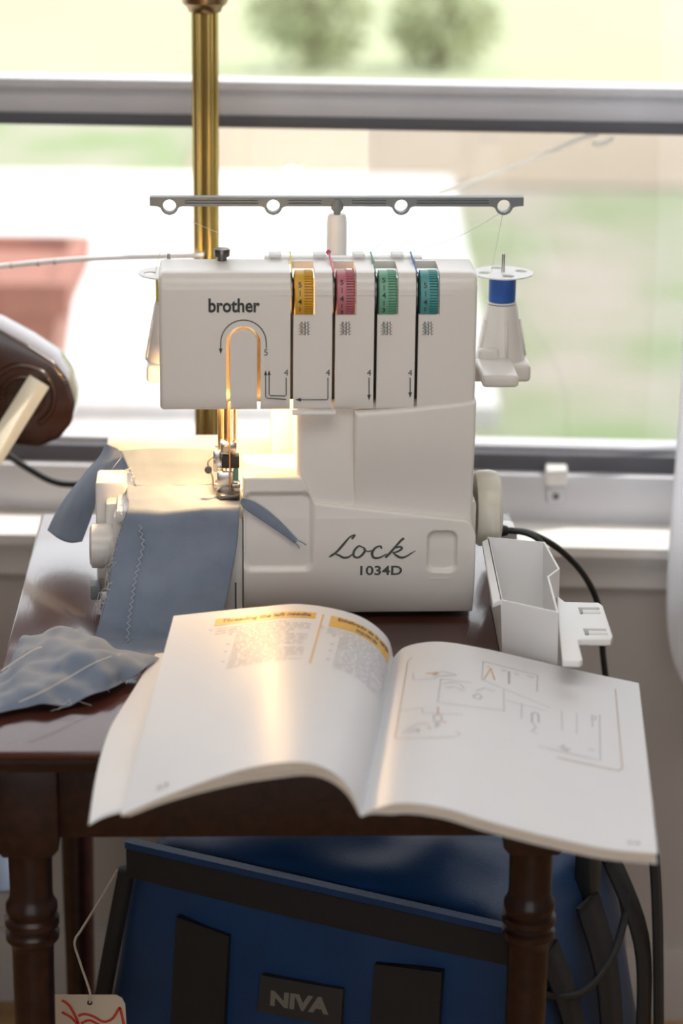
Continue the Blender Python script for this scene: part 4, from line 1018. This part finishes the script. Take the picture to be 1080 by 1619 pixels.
def gband(name, pts, h, out, m, parent, th_=.003):
    """flat band following the front face; pts are (x,z) of its centre line"""
    V, Fc = [], []
    for (x, z) in pts:
        for dz_, dy in ((h/2, -out), (-h/2, -out), (-h/2, .004), (h/2, .004)):
            V.append((x, fbulge(min(max(x, 0), BL), z+dz_)+dy, z+dz_))
    n = len(pts)
    for i in range(n-1):
        for k in range(4): Fc.append((i*4+k, i*4+(k+1) % 4, i*4+4+(k+1) % 4, i*4+4+k))
    Fc.append((0, 1, 2, 3)); Fc.append(((n-1)*4+3, (n-1)*4+2, (n-1)*4+1, (n-1)*4))
    return mesh(name, V, Fc, m, parent)
def vpanel(name, c, m, parent, out=.006):
    """patch on the front face from its four photographed corners (tl, tr, br, bl)"""
    Q = [gq(*q, -.012) for q in c]; V, Fc = [], []; N_ = 8
    for i in range(N_+1):
        for j in range(N_+1):
            a = Q[0].lerp(Q[1], i/N_); b = Q[3].lerp(Q[2], i/N_); p = a.lerp(b, j/N_); V.append((p.x, fbulge(p.x, p.z)-out, p.z))
    n = len(V); q = N_+1
    V += [(a, b+out+.003, c_) for a, b, c_ in V]
    for i in range(N_):
        for j in range(N_): a = i*q+j; Fc.append((a, a+1, a+q+1, a+q))
    rim_ = [i*q for i in range(q)]+[N_*q+j for j in range(1, q)]+[i*q+N_ for i in range(N_-1, -1, -1)]+[j for j in range(N_-1, 0, -1)]
    for i in range(len(rim_)): a, b = rim_[i], rim_[(i+1) % len(rim_)]; Fc.append((a, b, n+b, n+a))
    return mesh(name, V, Fc, m, parent)
zt_ = gq(300, 1375, -.006).z
gband('zipper_band', [(BL*i/14, .411) for i in range(-0, 15)], .026, .004, M['webbing'], bag)
gband('lid_edge', [(BL*i/14, .4285) for i in range(0, 15)], .006, .006, M['bag'], bag)
vpanel('front_strap', ((276, 1452), (362, 1480), (358, 1720), (268, 1700)), M['webbing'], bag)
vpanel('front_strap', ((592, 1524), (696, 1540), (690, 1760), (588, 1740)), M['webbing'], bag)
pt_ = vpanel('logo_patch', ((417, 1538), (546, 1561), (545, 1618), (414, 1592)), M['patch'], bag)
v, f = text2d('NIVA', 1, .05); xs_ = [a for a, b in v]; ys_ = [b for a, b in v]
Q = [gq(*q, -.012) for q in ((434, 1560), (528, 1573), (526, 1598), (434, 1583))]
V = []
for a, b in v:
    s, t = (a-min(xs_))/(max(xs_)-min(xs_)), 1-(b-min(ys_))/(max(ys_)-min(ys_)); p = Q[0].lerp(Q[1], s).lerp(Q[3].lerp(Q[2], s), t)
    V.append((p.x, fbulge(p.x, p.z)-.0066, p.z))
mesh('patch_lettering', V, f, M['patchtext'], pt_)
# left side seam strap, right-hand side straps and buckles
def gs(x, y, ly): return gq(x, y, ly)
tube('corner_piping', [(-.004, .004, .40), (-.016, .002, .34), (-.034, .002, .25), (-.058, .003, .12), (-.074, .004, .02)], .008, M['webbing'], bag, 8, 6)
tube('corner_piping', [(BL+.004, .004, .40), (BL+.016, .002, .34), (BL+.034, .002, .25), (BL+.058, .003, .12), (BL+.074, .004, .02)], .007, M['webbing'], bag, 8, 6)
def gstrap(name, P, wd, parent, m, thk=.002):
    P = crom([Vector(p) for p in P], 6); V, Fc = [], []
    for i, p in enumerate(P):
        d = (P[min(i+1, len(P)-1)]-P[max(i-1, 0)]).normalized(); n_ = Vector((1, 0, 0)); side = d.cross(n_).normalized()*wd/2
        V += [p+side+n_*thk, p-side+n_*thk, p-side-n_*thk, p+side-n_*thk]
    for i in range(len(P)-1):
        for k in range(4): Fc.append((i*4+k, i*4+(k+1) % 4, i*4+4+(k+1) % 4, i*4+4+k))
    Fc.append((0, 1, 2, 3)); Fc.append((len(V)-1, len(V)-2, len(V)-3, len(V)-4))
    return mesh(name, V, Fc, m, parent, True)
gstrap('side_strap', [(BL+.008, .05, .39), (BL+.030, .055, .33), (BL+.042, .06, .24), (BL+.05, .06, .10)], .035, bag, M['webbing'])
gstrap('side_strap', [(BL+.012, .13, .40), (BL+.034, .125, .34), (BL+.046, .12, .25), (BL+.055, .12, .10)], .045, bag, M['webbing'])
gstrap('side_strap', [(BL+.006, .20, .41), (BL+.040, .195, .34), (BL+.050, .185, .25), (BL+.055, .18, .10)], .03, bag, M['webbing'])
tube('side_pull_cord', [(BL+.012, .02, .365), (BL+.030, .07, .345), (BL+.034, .14, .350), (BL+.026, .20, .375)], .0035, M['webbing'], bag, 8, 6)
box('buckle', BL-.005, BL+.012, .14, .165, .385, .44, M['rubber'], bag, .003)
gstrap('shoulder_strap', [(BL+.00, .225, .42), (BL+.018, .235, .455), (BL+.032, .23, .43), (BL+.045, .22, .36), (BL+.056, .21, .24), (BL+.066, .20, .10)], .018, bag, M['webbing'])
# hang tag on a string at the left corner of the bag
tg = empty('hang_tag', (0, 0, 0)); tag(tg, 'cream card tag with red looping print hanging on a string at the bag', 'tag')
TY = 1.83
Pt = lambda x, y: ony(x, y, TY)
ol = [(86, 1573), (184, 1573), (193, 1578), (198, 1588), (204, 1680), (84, 1690)]
to = prism('card', [(Pt(*p).x, Pt(*p).z) for p in ol], TY, TY+.0008, M['tagcard'], tg, 'XZ')
red = []
for pts in ([(98, 1581), (108, 1588), (116, 1600), (124, 1619), (126, 1650)], [(98, 1600), (112, 1608), (122, 1618)], [(124, 1606), (134, 1603), (148, 1607), (164, 1615), (178, 1610), (187, 1596), (190, 1594), (193, 1606), (198, 1630)], [(128, 1618), (142, 1613), (160, 1621), (178, 1622)]):
    P_ = crom([Vector((Pt(*p).x, Pt(*p).z, 0)) for p in pts], 6); red.append(ribbon2d([(p.x, p.y) for p in P_], .0022))
v, f = merge2d(red); mesh('red_print', [(a, TY-.0004, b) for a, b in v], f, M['red'], to)
lathe('eyelet', [(.0022, 0), (.0022, .0006)], M['hole'], to, 14, Matrix.Translation((Pt(142, 1585).x, TY-.0007, Pt(142, 1585).z)), 'Y')
tube('string', [ony(186, 1375, 1.955), ony(160, 1420, 1.93), ony(130, 1468, 1.89), ony(118, 1490, 1.87), ony(126, 1520, 1.85), ony(142, 1568, TY-.001), ony(142, 1585, TY-.001)], .0011, M['tagcard'], tg, 6, 6)
# pale blue cloth hanging at the very left, beyond the table leg
bc = []
for y, xr in ((1180, 4), (1260, 8), (1340, 12), (1380, 16), (1412, 18)):
    bc.append([ony(xr-110+k*27.5, y+(0 if y < 1400 else 3*math.sin(k)), 2.24+.008*math.sin(k*1.7)) for k in range(5)])
tag(loft('hanging_cloth', bc, M['bluecloth'], None, 5, 5, .001), 'pale blue cloth hanging beside the left table leg', 'cloth')
